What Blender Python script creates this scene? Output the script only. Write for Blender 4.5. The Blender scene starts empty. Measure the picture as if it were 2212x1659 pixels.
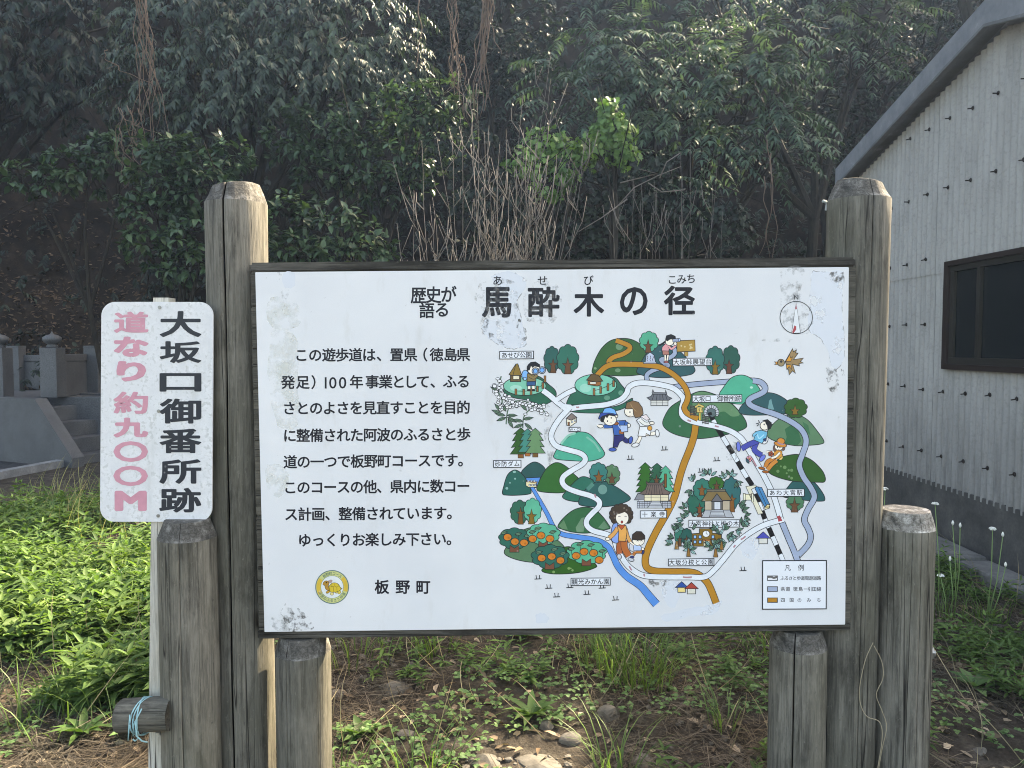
import bpy, bmesh, math, random
import numpy as np
from mathutils import Vector, Matrix
from mathutils.geometry import tessellate_polygon

random.seed(7)
RNG = np.random.default_rng(11)
SC = bpy.context.scene
COL = SC.collection
R = math.radians

# ---------------------------------------------------------------- camera
F = 1661.0                      # focal length in units of a 2212 wide picture
PITCH = R(2.9)
EYE = 1.5
cam_d = bpy.data.cameras.new('camera')
cam_d.sensor_width = 36
cam_d.lens = 36 * F / 2212
cam_d.clip_start = 0.05
cam_d.clip_end = 500
cam = bpy.data.objects.new('camera', cam_d)
COL.objects.link(cam)
cam.location = (0, 0, EYE)
cam.rotation_euler = (R(90) - PITCH, 0, 0)
SC.camera = cam

# ---------------------------------------------------------------- daylight
SUN_AZ, SUN_EL = R(48), R(44)   # azimuth from +Y (straight ahead) towards +X
w = bpy.data.worlds.new('World')
SC.world = w
w.use_nodes = True
nt = w.node_tree
bg = nt.nodes['Background']
sky = nt.nodes.new('ShaderNodeTexSky')
sky.sky_type = 'NISHITA'
sky.sun_disc = False
sky.sun_elevation = SUN_EL
sky.sun_rotation = SUN_AZ
sky.air_density = 1.0
sky.dust_density = 3.5
sky.ozone_density = 0.5
nt.links.new(sky.outputs[0], bg.inputs[0])
bg.inputs[1].default_value = 0.15
sun_d = bpy.data.lights.new('sun', 'SUN')
sun_d.energy = 4.2
sun_d.angle = R(0.53)
sun_d.color = (1.0, 0.94, 0.83)
sun = bpy.data.objects.new('sun', sun_d)
COL.objects.link(sun)
to_sun = Vector((math.sin(SUN_AZ) * math.cos(SUN_EL), math.cos(SUN_AZ) * math.cos(SUN_EL), math.sin(SUN_EL)))
sun.rotation_euler = to_sun.to_track_quat('Z', 'Y').to_euler()
sun.location = to_sun * 60
SC.view_settings.view_transform = 'Standard'
SC.view_settings.look = 'None'
SC.view_settings.gamma = 1
SC.view_settings.exposure = 2.4
SC.view_settings.use_white_balance = True      # the camera's white balance, set for open shade
SC.view_settings.white_balance_temperature = 8450
SC.view_settings.white_balance_tint = 8
SC.cycles.use_denoising = True
SC.cycles.filter_width = 1.0
SC.cycles.max_bounces = 6
SC.cycles.transparent_max_bounces = 12

# ---------------------------------------------------------------- helpers
CP, SP = math.cos(PITCH), math.sin(PITCH)

def ray(px, py):
    dx = (px - 1106) / F
    dz = -(py - 829.5) / F
    return Vector((dx, CP + dz * SP, -SP + dz * CP))

def at(px, py, Y):
    """world point on the upright plane y = Y"""
    d = ray(px, py)
    return Vector((0, 0, EYE)) + d * (Y / d.y)

def onz(px, py, z=0.0):
    d = ray(px, py)
    return Vector((0, 0, EYE)) + d * ((z - EYE) / d.z)

def onx(px, py, X):
    d = ray(px, py)
    return Vector((0, 0, EYE)) + d * (X / d.x)

def project(P):
    """numpy world points -> picture coordinates"""
    P = np.asarray(P)
    v = P - np.array([0, 0, EYE])
    f = v[..., 1] * CP - v[..., 2] * SP
    u = v[..., 1] * SP + v[..., 2] * CP
    return 1106 + F * v[..., 0] / f, 829.5 - F * u / f, f

def lin(c):
    if isinstance(c, str):
        c = c.lstrip('#')
        c = [int(c[i:i + 2], 16) / 255 for i in (0, 2, 4)]
    return tuple(x / 12.92 if x <= .04045 else ((x + .055) / 1.055) ** 2.4 for x in c)

def link(o, parent=None):
    COL.objects.link(o)
    if parent is not None:
        o.parent = parent
    return o

def empty(name, label, cat, loc=(0, 0, 0), group=None):
    o = bpy.data.objects.new(name, None)
    o.empty_display_size = .1
    o.location = loc
    link(o)
    return tag(o, label, cat, group)

def tag(o, label=None, cat=None, group=None, kind=None):
    if label: o['label'] = label
    if cat: o['category'] = cat
    if group: o['group'] = group
    if kind: o['kind'] = kind
    return o

def mesh_obj(name, verts, faces, mats, parent=None, mat_idx=None, smooth=False, org=None):
    """ONE mesh object. verts are world points; stored relative to org (or to the parent's place)."""
    V = np.asarray(verts, dtype=np.float64).reshape(-1, 3)
    base = np.zeros(3)
    if parent is not None:
        q = parent
        while q is not None:
            base += np.array(q.location); q = q.parent
    off = np.array(org, dtype=float) if org is not None else base
    me = bpy.data.meshes.new(name)
    fl = [len(f) for f in faces] if not isinstance(faces, np.ndarray) else None
    if fl is None:
        nf, k = faces.shape
        idx = faces.astype(np.int32).ravel()
        starts = np.arange(nf, dtype=np.int32) * k
        totals = np.full(nf, k, dtype=np.int32)
    else:
        nf = len(faces)
        idx = np.array([i for f in faces for i in f], dtype=np.int32)
        totals = np.array(fl, dtype=np.int32)
        starts = np.concatenate([[0], np.cumsum(totals)[:-1]]).astype(np.int32) if nf else np.zeros(0, np.int32)
    me.vertices.add(len(V))
    me.vertices.foreach_set('co', (V - off).astype(np.float32).ravel())
    me.loops.add(len(idx))
    me.loops.foreach_set('vertex_index', idx)
    me.polygons.add(nf)
    me.polygons.foreach_set('loop_start', starts)
    me.polygons.foreach_set('loop_total', totals)
    if not isinstance(mats, (list, tuple)): mats = [mats]
    for m in mats: me.materials.append(m)
    if mat_idx is not None:
        me.polygons.foreach_set('material_index', np.asarray(mat_idx, dtype=np.int32))
    me.polygons.foreach_set('use_smooth', np.full(nf, bool(smooth)))
    me.update(calc_edges=True)
    me.validate()
    o = bpy.data.objects.new(name, me)
    if parent is None: o.location = off
    else: o.location = off - base
    return link(o, parent)

class MB:
    """collects simple shapes for one mesh"""
    def __init__(s): s.v = []; s.f = []; s.m = []
    def add(s, vs, fs, mi=0):
        n = len(s.v)
        s.v += [tuple(v) for v in vs]
        s.f += [tuple(i + n for i in f) for f in fs]
        s.m += [mi] * len(fs)
    def box(s, x0, x1, y0, y1, z0, z1, mi=0, M=None, bev=0.0):
        if bev > 0:
            bm = bmesh.new(); bmesh.ops.create_cube(bm, size=1)
            for v in bm.verts:
                v.co = Vector(((x0 + x1) / 2 + v.co.x * (x1 - x0), (y0 + y1) / 2 + v.co.y * (y1 - y0), (z0 + z1) / 2 + v.co.z * (z1 - z0)))
            bmesh.ops.bevel(bm, geom=bm.edges[:], offset=bev, segments=2, affect='EDGES', profile=.6)
            bm.verts.index_update()
            vs = [v.co.copy() for v in bm.verts]; fs = [[v.index for v in f.verts] for f in bm.faces]
            bm.free()
        else:
            vs = [Vector(p) for p in ((x0, y0, z0), (x1, y0, z0), (x1, y1, z0), (x0, y1, z0), (x0, y0, z1), (x1, y0, z1), (x1, y1, z1), (x0, y1, z1))]
            fs = [(0, 3, 2, 1), (4, 5, 6, 7), (0, 1, 5, 4), (1, 2, 6, 5), (2, 3, 7, 6), (3, 0, 4, 7)]
        if M is not None: vs = [M @ v for v in vs]
        s.add(vs, fs, mi)
    def prism(s, poly, d, mi=0):
        """flat polygon (list of Vectors) pushed along vector d"""
        n = len(poly); d = Vector(d)
        vs = [Vector(p) for p in poly] + [Vector(p) + d for p in poly]
        tri = tessellate_polygon([[Vector(p) for p in poly]])
        fs = [tuple(t) for t in tri] + [tuple(i + n for i in t[::-1]) for t in tri]
        fs += [(i, (i + 1) % n, (i + 1) % n + n, i + n) for i in range(n)]
        s.add(vs, fs, mi)
    def tube(s, pts, rad, k=6, mi=0, caps=True):
        pts = [Vector(p) for p in pts]
        n = len(pts)
        if not hasattr(rad, '__len__'): rad = [rad] * n
        base = len(s.v)
        up = Vector((.13, .31, .94)).normalized()
        vs = []
        for i, p in enumerate(pts):
            t = (pts[min(i + 1, n - 1)] - pts[max(i - 1, 0)])
            t = t.normalized() if t.length > 1e-9 else Vector((0, 0, 1))
            a = t.cross(up)
            if a.length < .1: a = t.cross(Vector((1, 0, 0)))
            a.normalize(); b = t.cross(a)
            for j in range(k):
                q = 2 * math.pi * j / k
                vs.append(p + (a * math.cos(q) + b * math.sin(q)) * rad[i])
        fs = []
        for i in range(n - 1):
            for j in range(k):
                fs.append((i * k + j, i * k + (j + 1) % k, (i + 1) * k + (j + 1) % k, (i + 1) * k + j))
        if caps:
            fs.append(tuple(range(k - 1, -1, -1))); fs.append(tuple((n - 1) * k + j for j in range(k)))
        s.add(vs, fs, mi)
    def lathe(s, prof, c, k=24, mi=0):
        """profile of (r, z) turned about the upright axis through c"""
        c = Vector(c); vs = []; n = len(prof)
        for r, z in prof:
            for j in range(k):
                q = 2 * math.pi * j / k
                vs.append(c + Vector((r * math.cos(q), r * math.sin(q), z)))
        fs = [(i * k + j, i * k + (j + 1) % k, (i + 1) * k + (j + 1) % k, (i + 1) * k + j) for i in range(n - 1) for j in range(k)]
        fs.append(tuple(range(k - 1, -1, -1))); fs.append(tuple((n - 1) * k + j for j in range(k)))
        s.add(vs, fs, mi)
    def build(s, name, mats, parent=None, smooth=False, org=None):
        return mesh_obj(name, s.v, s.f, mats, parent, s.m, smooth, org)

# ---------------------------------------------------------------- materials
def new_mat(name):
    m = bpy.data.materials.new(name); m.use_nodes = True
    nt = m.node_tree
    return m, nt, nt.nodes['Principled BSDF']

def N(nt, t, **kw):
    n = nt.nodes.new(t)
    for k, v in kw.items():
        if hasattr(n, k): setattr(n, k, v)
    return n

def ramp(nt, fac, stops):
    r = nt.nodes.new('ShaderNodeValToRGB')
    e = r.color_ramp.elements
    while len(e) < len(stops): e.new(.5)
    for el, (p, c) in zip(e, stops):
        el.position = p
        el.color = (*c, 1) if hasattr(c, '__len__') else (c, c, c, 1)
    nt.links.new(fac, r.inputs[0])
    return r.outputs[0]

def noise(nt, vec, scale, detail=4, rough=.55, dist=0):
    n = nt.nodes.new('ShaderNodeTexNoise')
    n.inputs['Scale'].default_value = scale
    n.inputs['Detail'].default_value = detail
    n.inputs['Roughness'].default_value = rough
    n.inputs['Distortion'].default_value = dist
    if vec is not None: nt.links.new(vec, n.inputs['Vector'])
    return n.outputs[0]

def coords(nt, scale=(1, 1, 1), kind='Object', rot=(0, 0, 0)):
    tc = nt.nodes.new('ShaderNodeTexCoord'); mp = nt.nodes.new('ShaderNodeMapping')
    mp.inputs['Scale'].default_value = scale
    mp.inputs['Rotation'].default_value = rot
    nt.links.new(tc.outputs[kind], mp.inputs[0])
    return mp.outputs[0]

def mix(nt, fac, a, b, mode='MIX'):
    m = nt.nodes.new('ShaderNodeMix'); m.data_type = 'RGBA'; m.blend_type = mode
    for sock, val in ((m.inputs[0], fac), (m.inputs[6], a), (m.inputs[7], b)):
        if isinstance(val, (int, float)): sock.default_value = val
        elif isinstance(val, tuple): sock.default_value = (*val[:3], 1)
        else: nt.links.new(val, sock)
    return m.outputs[2]

def bump(nt, h, bsdf, strength=.4, dist=.01):
    b = nt.nodes.new('ShaderNodeBump')
    b.inputs['Strength'].default_value = strength; b.inputs['Distance'].default_value = dist
    nt.links.new(h, b.inputs['Height']); nt.links.new(b.outputs[0], bsdf.inputs['Normal'])

def paint(name, col, rough=.5, spec=.4):
    m, nt, b = new_mat(name)
    b.inputs['Base Color'].default_value = (*lin(col), 1)
    b.inputs['Roughness'].default_value = rough
    b.inputs['Specular IOR Level'].default_value = spec
    return m

def rcoords(nt, scale):
    """object coordinates shifted by a different amount on every object"""
    tc = nt.nodes.new('ShaderNodeTexCoord'); oi = nt.nodes.new('ShaderNodeObjectInfo'); vm = nt.nodes.new('ShaderNodeVectorMath'); vm.operation = 'MULTIPLY_ADD'
    nt.links.new(tc.outputs['Object'], vm.inputs[0]); vm.inputs[1].default_value = scale
    mu = nt.nodes.new('ShaderNodeMath'); mu.operation = 'MULTIPLY'; mu.inputs[1].default_value = 57.0; nt.links.new(oi.outputs['Random'], mu.inputs[0]); nt.links.new(mu.outputs[0], vm.inputs[2])
    return vm.outputs[0]

def wood_mat(name, axis=2, dark=(.042, .039, .033), mid=(.115, .108, .094), light=(.245, .228, .195), lichen=.55, tint=(.100, .096, .070)):
    m, nt, b = new_mat(name)
    def sc(r, l): q = [r, r, r]; q[axis] = l; return tuple(q)
    grain = noise(nt, rcoords(nt, sc(42, 3.2)), 1.0, 8, .75, .5)
    fine = noise(nt, rcoords(nt, sc(230, 9)), 1.0, 4, .7)
    blot = noise(nt, rcoords(nt, sc(9, 3.2)), 1.0, 6, .68)
    big = noise(nt, rcoords(nt, sc(3.5, 1.2)), 1.0, 4, .6)
    speck = noise(nt, rcoords(nt, sc(75, 34)), 1.0, 4, .75)
    c = ramp(nt, grain, [(.30, dark), (.44, mid), (.66, light)])
    c = mix(nt, .7, c, ramp(nt, fine, [(.30, .45), (.5, 1.0), (.7, 1.35)]), 'MULTIPLY')
    c = mix(nt, ramp(nt, big, [(.40, 0), (.62, lichen)]), c, tint)
    c = mix(nt, ramp(nt, blot, [(.32, .75), (.45, 0)]), c, dark)
    c = mix(nt, ramp(nt, blot, [(.52, 0), (.66, .6)]), c, light)
    c = mix(nt, ramp(nt, speck, [(.60, 0), (.70, .5)]), c, light)
    c = mix(nt, ramp(nt, speck, [(.28, .5), (.36, 0)]), c, dark)
    crack = noise(nt, rcoords(nt, sc(26, .35)), 1.0, 2, .5, .25)
    ck = mix(nt, 1.0, ramp(nt, crack, [(.492, 0), (.4985, 1), (.5015, 1), (.508, 0)]), ramp(nt, big, [(.36, 0), (.44, 1)]), 'MULTIPLY')
    c = mix(nt, ck, c, (.012, .011, .01))
    vo = nt.nodes.new('ShaderNodeTexVoronoi'); vo.inputs['Scale'].default_value = 1.0
    nt.links.new(rcoords(nt, sc(7, 3.4)), vo.inputs['Vector'])
    kn = mix(nt, 1.0, ramp(nt, vo.outputs['Distance'], [(.08, 1), (.16, 0)]), ramp(nt, big, [(.5, 0), (.56, 1)]), 'MULTIPLY')
    c = mix(nt, kn, c, (.03, .024, .018))
    oi = nt.nodes.new('ShaderNodeObjectInfo')
    c = mix(nt, 1.0, c, ramp(nt, oi.outputs['Random'], [(0, (.74, .71, .66)), (.5, (.95, .96, .95)), (1, (1.12, 1.1, 1.05))]), 'MULTIPLY')
    nt.links.new(c, b.inputs['Base Color'])
    b.inputs['Roughness'].default_value = .88
    b.inputs['Specular IOR Level'].default_value = .2
    h = mix(nt, .5, grain, fine)
    h = mix(nt, ck, h, (0, 0, 0))
    bump(nt, mix(nt, .3, h, speck), b, .8, .006)
    return m

M_LOG = wood_mat('weathered_log', 2)
M_LOGX = wood_mat('weathered_rail', 0, (.022, .021, .019), (.06, .056, .05), (.15, .143, .13), .4, (.05, .05, .042))
M_SIDE = wood_mat('weathered_side_board', 0, (.03, .029, .025), (.075, .07, .06), (.15, .14, .12), .3, (.06, .06, .045))
def endgrain(name, lt=1.0):
    m, nt, b = new_mat(name)
    v = coords(nt, (1, 1, 1))
    wv = nt.nodes.new('ShaderNodeTexWave'); wv.wave_type = 'RINGS'; wv.rings_direction = 'Z'
    wv.inputs['Scale'].default_value = 55; wv.inputs['Distortion'].default_value = 9
    wv.inputs['Detail'].default_value = 3; wv.inputs['Detail Scale'].default_value = 2
    nt.links.new(v, wv.inputs['Vector'])
    n1 = noise(nt, coords(nt, (26, 26, 26)), 1, 5, .7)
    c = ramp(nt, wv.outputs[0], [(.2, (.065 * lt, .06 * lt, .052 * lt)), (.8, (.10 * lt, .094 * lt, .084 * lt))])
    c = mix(nt, ramp(nt, n1, [(.50, 0), (.64, .8)]), c, (.26 * lt, .25 * lt, .23 * lt))
    c = mix(nt, ramp(nt, n1, [(.32, .8), (.44, 0)]), c, (.02, .02, .018))
    nt.links.new(c, b.inputs['Base Color']); b.inputs['Roughness'].default_value = .9
    bump(nt, n1, b, .7, .008)
    return m
M_END = endgrain('cut_log_end')
M_CRACK = paint('drying_crack', '#15130f', .95, .1)
M_STEEL = paint('galvanised_steel', '#9a9c9a', .4); M_STEEL.node_tree.nodes['Principled BSDF'].inputs['Metallic'].default_value = .8
# ================================================================ the map signboard
YP = 2.30                                   # front of the white panel
PYW = Vector((0, YP, 0))
sign = empty('map_signboard', 'large white illustrated map board with Japanese title, framed by two tall weathered log posts', 'signboard', (at(1190, 960, YP + .06).x, YP + .06, 0))

def log_mesh(px0, px1, pytop, pytilt, Y, z0=-.25, crack=None, crack_w=.035, seed=0, chamfer=.055, R_=None, lean=(0, 0), inset=.72):
    """round weathered log: px0..px1 outline at its top, hand-cut chamfer, an open drying crack at angle crack.
    Angles: 0 faces the camera (-Y), + towards +X"""
    a, b_ = at(px0, pytop + 60, Y), at(px1, pytop + 60, Y)
    cx = (a.x + b_.x) / 2; r = R_ or (b_.x - a.x) / 2
    zt = at((px0 + px1) / 2, pytop, Y - r * .5).z
    rnd = np.random.default_rng(seed)
    ang = np.linspace(-math.pi, math.pi, 65)[:-1]
    extra = []
    cracks = crack if isinstance(crack, (list, tuple)) else ([crack] if crack is not None else [])
    for c in cracks:
        extra += [c - crack_w, c - crack_w * .45, c, c + crack_w * .45, c + crack_w]
    keep = [q for q in ang if all(abs(q - c) > crack_w * 1.3 for c in cracks)]
    ang = np.array(sorted(keep + extra)); k = len(ang)
    ph = rnd.uniform(0, 6.28, 8)
    rr = r * (1 + .010 * np.sin(3 * ang + ph[0]) + .008 * np.sin(7 * ang + ph[1]) + .006 * np.sin(13 * ang + ph[2]))
    hs = list(np.linspace(z0, zt - chamfer, 26)) + [zt - chamfer * .5, zt - chamfer * .1, zt - chamfer * .02, zt]
    V = []
    fac8 = rnd.uniform(0, .7)
    for hi, z in enumerate(hs):
        f = np.ones(k)
        up = z - (zt - chamfer)
        if up > 0:
            t = min(1, up / chamfer)
            # eight hatchet facets round the top
            seg = (ang + fac8) / (math.pi / 4)
            loc = (seg - np.round(seg)) * (math.pi / 4)
            flat = math.cos(math.pi / 8) / np.cos(loc)
            f = (1 - t) + t * inset * (0.94 + .08 * flat)
            if t > .95: f = f * (.97 if hi == len(hs) - 1 else 1)
        rad = rr * f * (1 + .006 * math.sin(z * 5 + ph[3]) + .02 * (zt - z) / 2 * 0)
        dep = np.zeros(k)
        for c in cracks:
            d = np.abs(ang - c)
            wig = .6 + .4 * math.sin(z * 9 + ph[4])
            dep += np.where(d < crack_w * .2, .028 * wig, np.where(d < crack_w * .6, .012 * wig, 0))
        rad = rad - np.minimum(dep, rad * .5)
        tx = lean[0] * (z - zt); 
        V += [(cx + tx + rad[i] * math.sin(ang[i]), Y - rad[i] * math.cos(ang[i]), z + (pytilt * .5 * math.sin(ang[i]) * rad[i] if up > 0 else 0)) for i in range(k)]
    Fs = []; Mi = []
    nh = len(hs)
    for i in range(nh - 1):
        for j in range(k):
            Fs.append((i * k + j, i * k + (j + 1) % k, (i + 1) * k + (j + 1) % k, (i + 1) * k + j))
            mid = ang[j] + .5 * ((ang[(j + 1) % k] - ang[j]) % 6.2831)
            isck = any(abs(mid - c) < crack_w * .5 for c in cracks)
            Mi.append(2 if isck else (1 if i >= 25 else 0))
    Fs.append(tuple((nh - 1) * k + j for j in range(k))); Mi.append(1)
    return V, Fs, Mi, cx, r, zt

def log_part(name, parent, *a, **kw):
    V, Fs, Mi, cx, r, zt = log_mesh(*a, **kw)
    o = mesh_obj(name, V, Fs, [M_LOG, M_END, M_CRACK], parent, Mi, False, org=(cx, a[4], zt))
    for p in o.data.polygons: p.use_smooth = p.material_index == 0
    return o, cx, r, zt

YM = YP + .108                               # axis of the two tall posts
o, LX, LR, LZ = log_part('post', sign, 446, 575, 396, .2, YM, crack=-.08, crack_w=.06, seed=3, inset=.74)
o['label'] = 'tall log post on the left with a split down its top'
o, RX, RR, RZ = log_part('post', sign, 1790, 1919, 388, -.25, YM, crack=.05, crack_w=.02, seed=5, inset=.70, lean=(.006, 0))
o['label'] = 'tall log post on the right with flaking grey bark'

def quad_board(name, px, Yf, depth, mat, parent=sign, bev=.003):
    """board whose front outline is four picture points on the plane y = Yf"""
    pts = [at(x, y, Yf) for x, y in px]
    bm = bmesh.new()
    f = [bm.verts.new(p) for p in pts]; g = [bm.verts.new(p + Vector((0, depth, 0))) for p in pts]
    bm.faces.new(f); bm.faces.new(g[::-1])
    n = len(pts)
    for i in range(n): bm.faces.new((f[(i + 1) % n], f[i], g[i], g[(i + 1) % n]))
    bmesh.ops.recalc_face_normals(bm, faces=bm.faces[:])
    bmesh.ops.bevel(bm, geom=bm.edges[:], offset=bev, segments=2, affect='EDGES')
    bm.verts.index_update()
    vs = [v.co.copy() for v in bm.verts]; fs = [[v.index for v in q.verts] for q in bm.faces]
    bm.free()
    return mesh_obj(name, vs, fs, mat, parent, None, False, org=sum(pts, Vector()) / n)

FY = YP + .004
quad_board('top_rail', [(537, 567), (1850, 554.5), (1850, 577.5), (537, 589.5)], FY - .004, .075, M_LOGX, sign, .007)
quad_board('bottom_rail', [(556, 1363), (1838, 1346.5), (1838, 1362), (556, 1380.5)], FY - .004, .075, M_LOGX)
# upright row of short boards closing the frame at either side
lj = [(590, 662), (663, 839), (841, 1114), (1116, 1362.5)]
def le(y): return 538 + (y - 590) * .0235
def re(y): return 1850 - (y - 577) * .0155
for (y0, y1) in lj:
    b = quad_board('side_board', [(le(y0) + 2, y0), (585, y0), (585, y1), (le(y1) + 2, y1)], FY, .06, M_SIDE)
for (y0, y1) in [(578, 747), (748, 1084 - 260), (826, 1098), (1100, 1346)]:
    b = quad_board('side_board', [(1815, y0), (re(y0), y0), (re(y1), y1), (1815, y1)], FY, .06, M_SIDE)

# ---- white panel
def panel_mat():
    m, nt, b = new_mat('white_painted_panel')
    n1 = noise(nt, coords(nt, (3, 3, 3)), 1, 5, .6)
    n2 = noise(nt, coords(nt, (45, 45, 45)), 1, 3, .6)
    n3 = noise(nt, coords(nt, (14, 14, 5)), 1, 5, .65)
    c = ramp(nt, n1, [(.3, (.70, .715, .735)), (.7, (.78, .79, .80))])
    c = mix(nt, ramp(nt, n2, [(.70, 0), (.76, .55)]), c, (.42, .42, .41))
    c = mix(nt, ramp(nt, n3, [(.58, 0), (.72, .38)]), c, (.60, .59, .56))
    nt.links.new(c, b.inputs['Base Color'])
    b.inputs['Roughness'].default_value = .38
    b.inputs['Specular IOR Level'].default_value = .35
    bump(nt, n1, b, .08, .01)
    return m
M_PANEL = panel_mat()
panel = quad_board('panel', [(551, 588), (1834, 577), (1826, 1349.5), (571, 1365.5)], YP - .008, .008, M_PANEL, sign, .0012)
PF = YP - .008                               # front face of the panel
# ================================================================ what is painted on the panel
INK = '#20242c'
PAL = {}
def pm(c):
    if c not in PAL:
        m = paint('paint_' + {'#20242c': 'ink'}.get(c, 'colour'), c, .42, .35)
        if c not in (INK, '#e9edf2', '#f5ead2', '#fdf3e2', '#10141c'):
            nt = m.node_tree; b = nt.nodes['Principled BSDF']
            v = coords(nt, (30, 30, 30))
            n1 = noise(nt, v, 1, 3, .6); l = lin(c)
            vo = nt.nodes.new('ShaderNodeTexVoronoi'); vo.inputs['Scale'].default_value = 42
            nt.links.new(coords(nt, (1, 1, 1)), vo.inputs['Vector'])
            cc = mix(nt, n1, tuple(x * .82 for x in l), tuple(min(1, x * 1.18) for x in l))
            spots = ramp(nt, vo.outputs['Distance'], [(.11, 1), (.17, 0)])
            gate = ramp(nt, noise(nt, coords(nt, (9, 9, 9)), 1, 2), [(.52, 0), (.6, .55)])
            cc = mix(nt, mix(nt, 1.0, spots, gate, 'MULTIPLY'), cc, tuple(min(1, x * .5 + .33) for x in l))
            nt.links.new(cc, b.inputs['Base Color'])
        PAL[c] = m
    return PAL[c]

def smooth(pts, closed=True, n=6):
    P = [Vector(p) for p in pts]; out = []; m = len(P)
    rng = range(m) if closed else range(m - 1)
    for i in rng:
        if closed: a, b, c, d = P[i - 1], P[i], P[(i + 1) % m], P[(i + 2) % m]
        else: a, b, c, d = P[max(i - 1, 0)], P[i], P[i + 1], P[min(i + 2, m - 1)]
        for k in range(n):
            t = k / n
            out.append(.5 * ((2 * b) + (c - a) * t + (2 * a - 5 * b + 4 * c - d) * t * t + (3 * b - a - 3 * c + d) * t ** 3))
    if not closed: out.append(P[-1])
    return out

class Art:
    """one painted motif: flat shapes in thin coats on the panel, in drawing units.
    Drawing units: u -> picture x = 1014.9 + .21166 u, y = 685.7 + .21166 v (offsets ox, oy)"""
    STEP = 3e-6
    def __init__(s, coat, off=(0, 0), unit=.21166, org=(1014.9, 685.7)):
        s.z = coat; s.off = off; s.u = unit; s.org = org
        s.v = []; s.f = []; s.m = []; s.cols = []
    def w(s, p, z):
        return at(s.org[0] + s.u * (p[0] + s.off[0]), s.org[1] + s.u * (p[1] + s.off[1]), PF - z)
    def ci(s, c):
        if c not in s.cols: s.cols.append(c)
        return s.cols.index(c)
    def raw(s, pts, tris, col, lay=None):
        s.z += s.STEP; n = len(s.v)
        s.v += [s.w(p, s.z) for p in pts] if lay is None else [s.w(p, s.z - s.STEP * .1 * l) for p, l in zip(pts, lay)]
        s.f += [tuple(i + n for i in t) for t in tris]; s.m += [s.ci(col)] * len(tris)
    def poly(s, pts, col, line=INK, lw=5, sm=False, n=6):
        P = smooth(pts, True, n) if sm else [Vector(p) for p in pts]
        if col:
            tri = tessellate_polygon([[Vector((p[0], p[1], 0)) for p in P]])
            s.raw(P, tri, col)
        if line: s.line(P + [P[0]], lw, line, sm=False)
        return s
    def line(s, pts, wd=5, col=INK, sm=True, n=6, taper=None):
        wd = wd * 1.3 if col == INK and s.u < .5 and wd < 12 else wd
        P = smooth(pts, False, n) if sm and len(pts) > 2 else [Vector(p) for p in pts]
        m = len(P); L = []; closed = (P[0] - P[-1]).length < 1e-6 and m > 3
        for i, p in enumerate(P):
            a = P[i - 1] if i > 0 else (P[-2] if closed else P[0]); b = P[i + 1] if i < m - 1 else (P[1] if closed else P[-1])
            t1 = (p - a); t2 = (b - p)
            if t1.length < 1e-9: t1 = t2
            if t2.length < 1e-9: t2 = t1
            t1 = t1.normalized(); t2 = t2.normalized()
            t = t1 + t2
            t = t.normalized() if t.length > 1e-6 else t1
            nn = Vector((-t[1], t[0]))
            k = max(.45, nn[0] * -t1[1] + nn[1] * t1[0])
            h = (wd if taper is None else taper[0] + (taper[1] - taper[0]) * i / (m - 1)) / 2 / k
            L += [p + nn * h, p - nn * h]
        s.raw(L, [(2 * i, 2 * i + 2, 2 * i + 3, 2 * i + 1) for i in range(m - 1)], col)
        return s
    def road(s, pts, wd, col, lw=6, taper=None, line=INK):
        if taper: s.line(pts, 0, line, taper=(taper[0] + lw, taper[1] + lw)).line(pts, 0, col, taper=(taper[0] - lw, taper[1] - lw))
        else: s.line(pts, wd + lw * 1.5, line).line(pts, wd - lw * .9, col)
        return s
    def ell(s, cx, cy, rx, ry=None, col=None, line=INK, lw=5, rot=0, a0=0, a1=360, n=26):
        ry = rx if ry is None else ry; c, q = math.cos(R(rot)), math.sin(R(rot))
        P = []
        for i in range(n):
            t = R(a0 + (a1 - a0) * i / (n if a1 - a0 == 360 else n - 1))
            x, y = rx * math.cos(t), ry * math.sin(t)
            P.append((cx + x * c - y * q, cy + x * q + y * c))
        return s.poly(P, col, line, lw)
    def rect(s, x0, y0, x1, y1, col, line=INK, lw=5):
        return s.poly([(x0, y0), (x1, y0), (x1, y1), (x0, y1)], col, line, lw)
    def leaf(s, x, y, L, ang, col='#6d9478', wd=.36, lw=4):
        c, q = math.cos(R(ang)), math.sin(R(ang))
        f = lambda a, b: (x + a * L * c - b * L * q, y + a * L * q + b * L * c)
        s.poly([f(0, 0), f(.25, wd * .4), f(.6, wd * .42), f(1, 0), f(.6, -wd * .42), f(.25, -wd * .4)], col, INK, lw)
        s.line([f(0, 0), f(.9, 0)], 3)
        return s
    def text(s, st, cx, cy, size, col=INK, sx=1.0, off=0.0, rot=0, fit=None):
        """glyph by glyph, centred em box at (cx, cy) in drawing units"""
        V, T, lay = glyph(st, off)
        if not len(V): return s
        if fit:
            lo, hi = V.min(0), V.max(0)
            V = np.array(V)
            x0, y0, x1, y1 = fit
            P = [(x0 + (v[0] - lo[0]) / (hi[0] - lo[0]) * (x1 - x0), y1 - (v[1] - lo[1]) / (hi[1] - lo[1]) * (y1 - y0)) for v in V]
        else:
            wc = .5 if ord(st[0]) > 255 else (V[:, 0].max() + V[:, 0].min()) / 2
            c, q = math.cos(R(rot)), math.sin(R(rot))
            P = []
            for v in V:
                x, y = (v[0] - wc) * size * sx, -(v[1] - .37) * size
                P.append((cx + x * c - y * q, cy + x * q + y * c))
        s.raw(P, T, col, lay); s.z -= s.STEP
        return s
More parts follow.
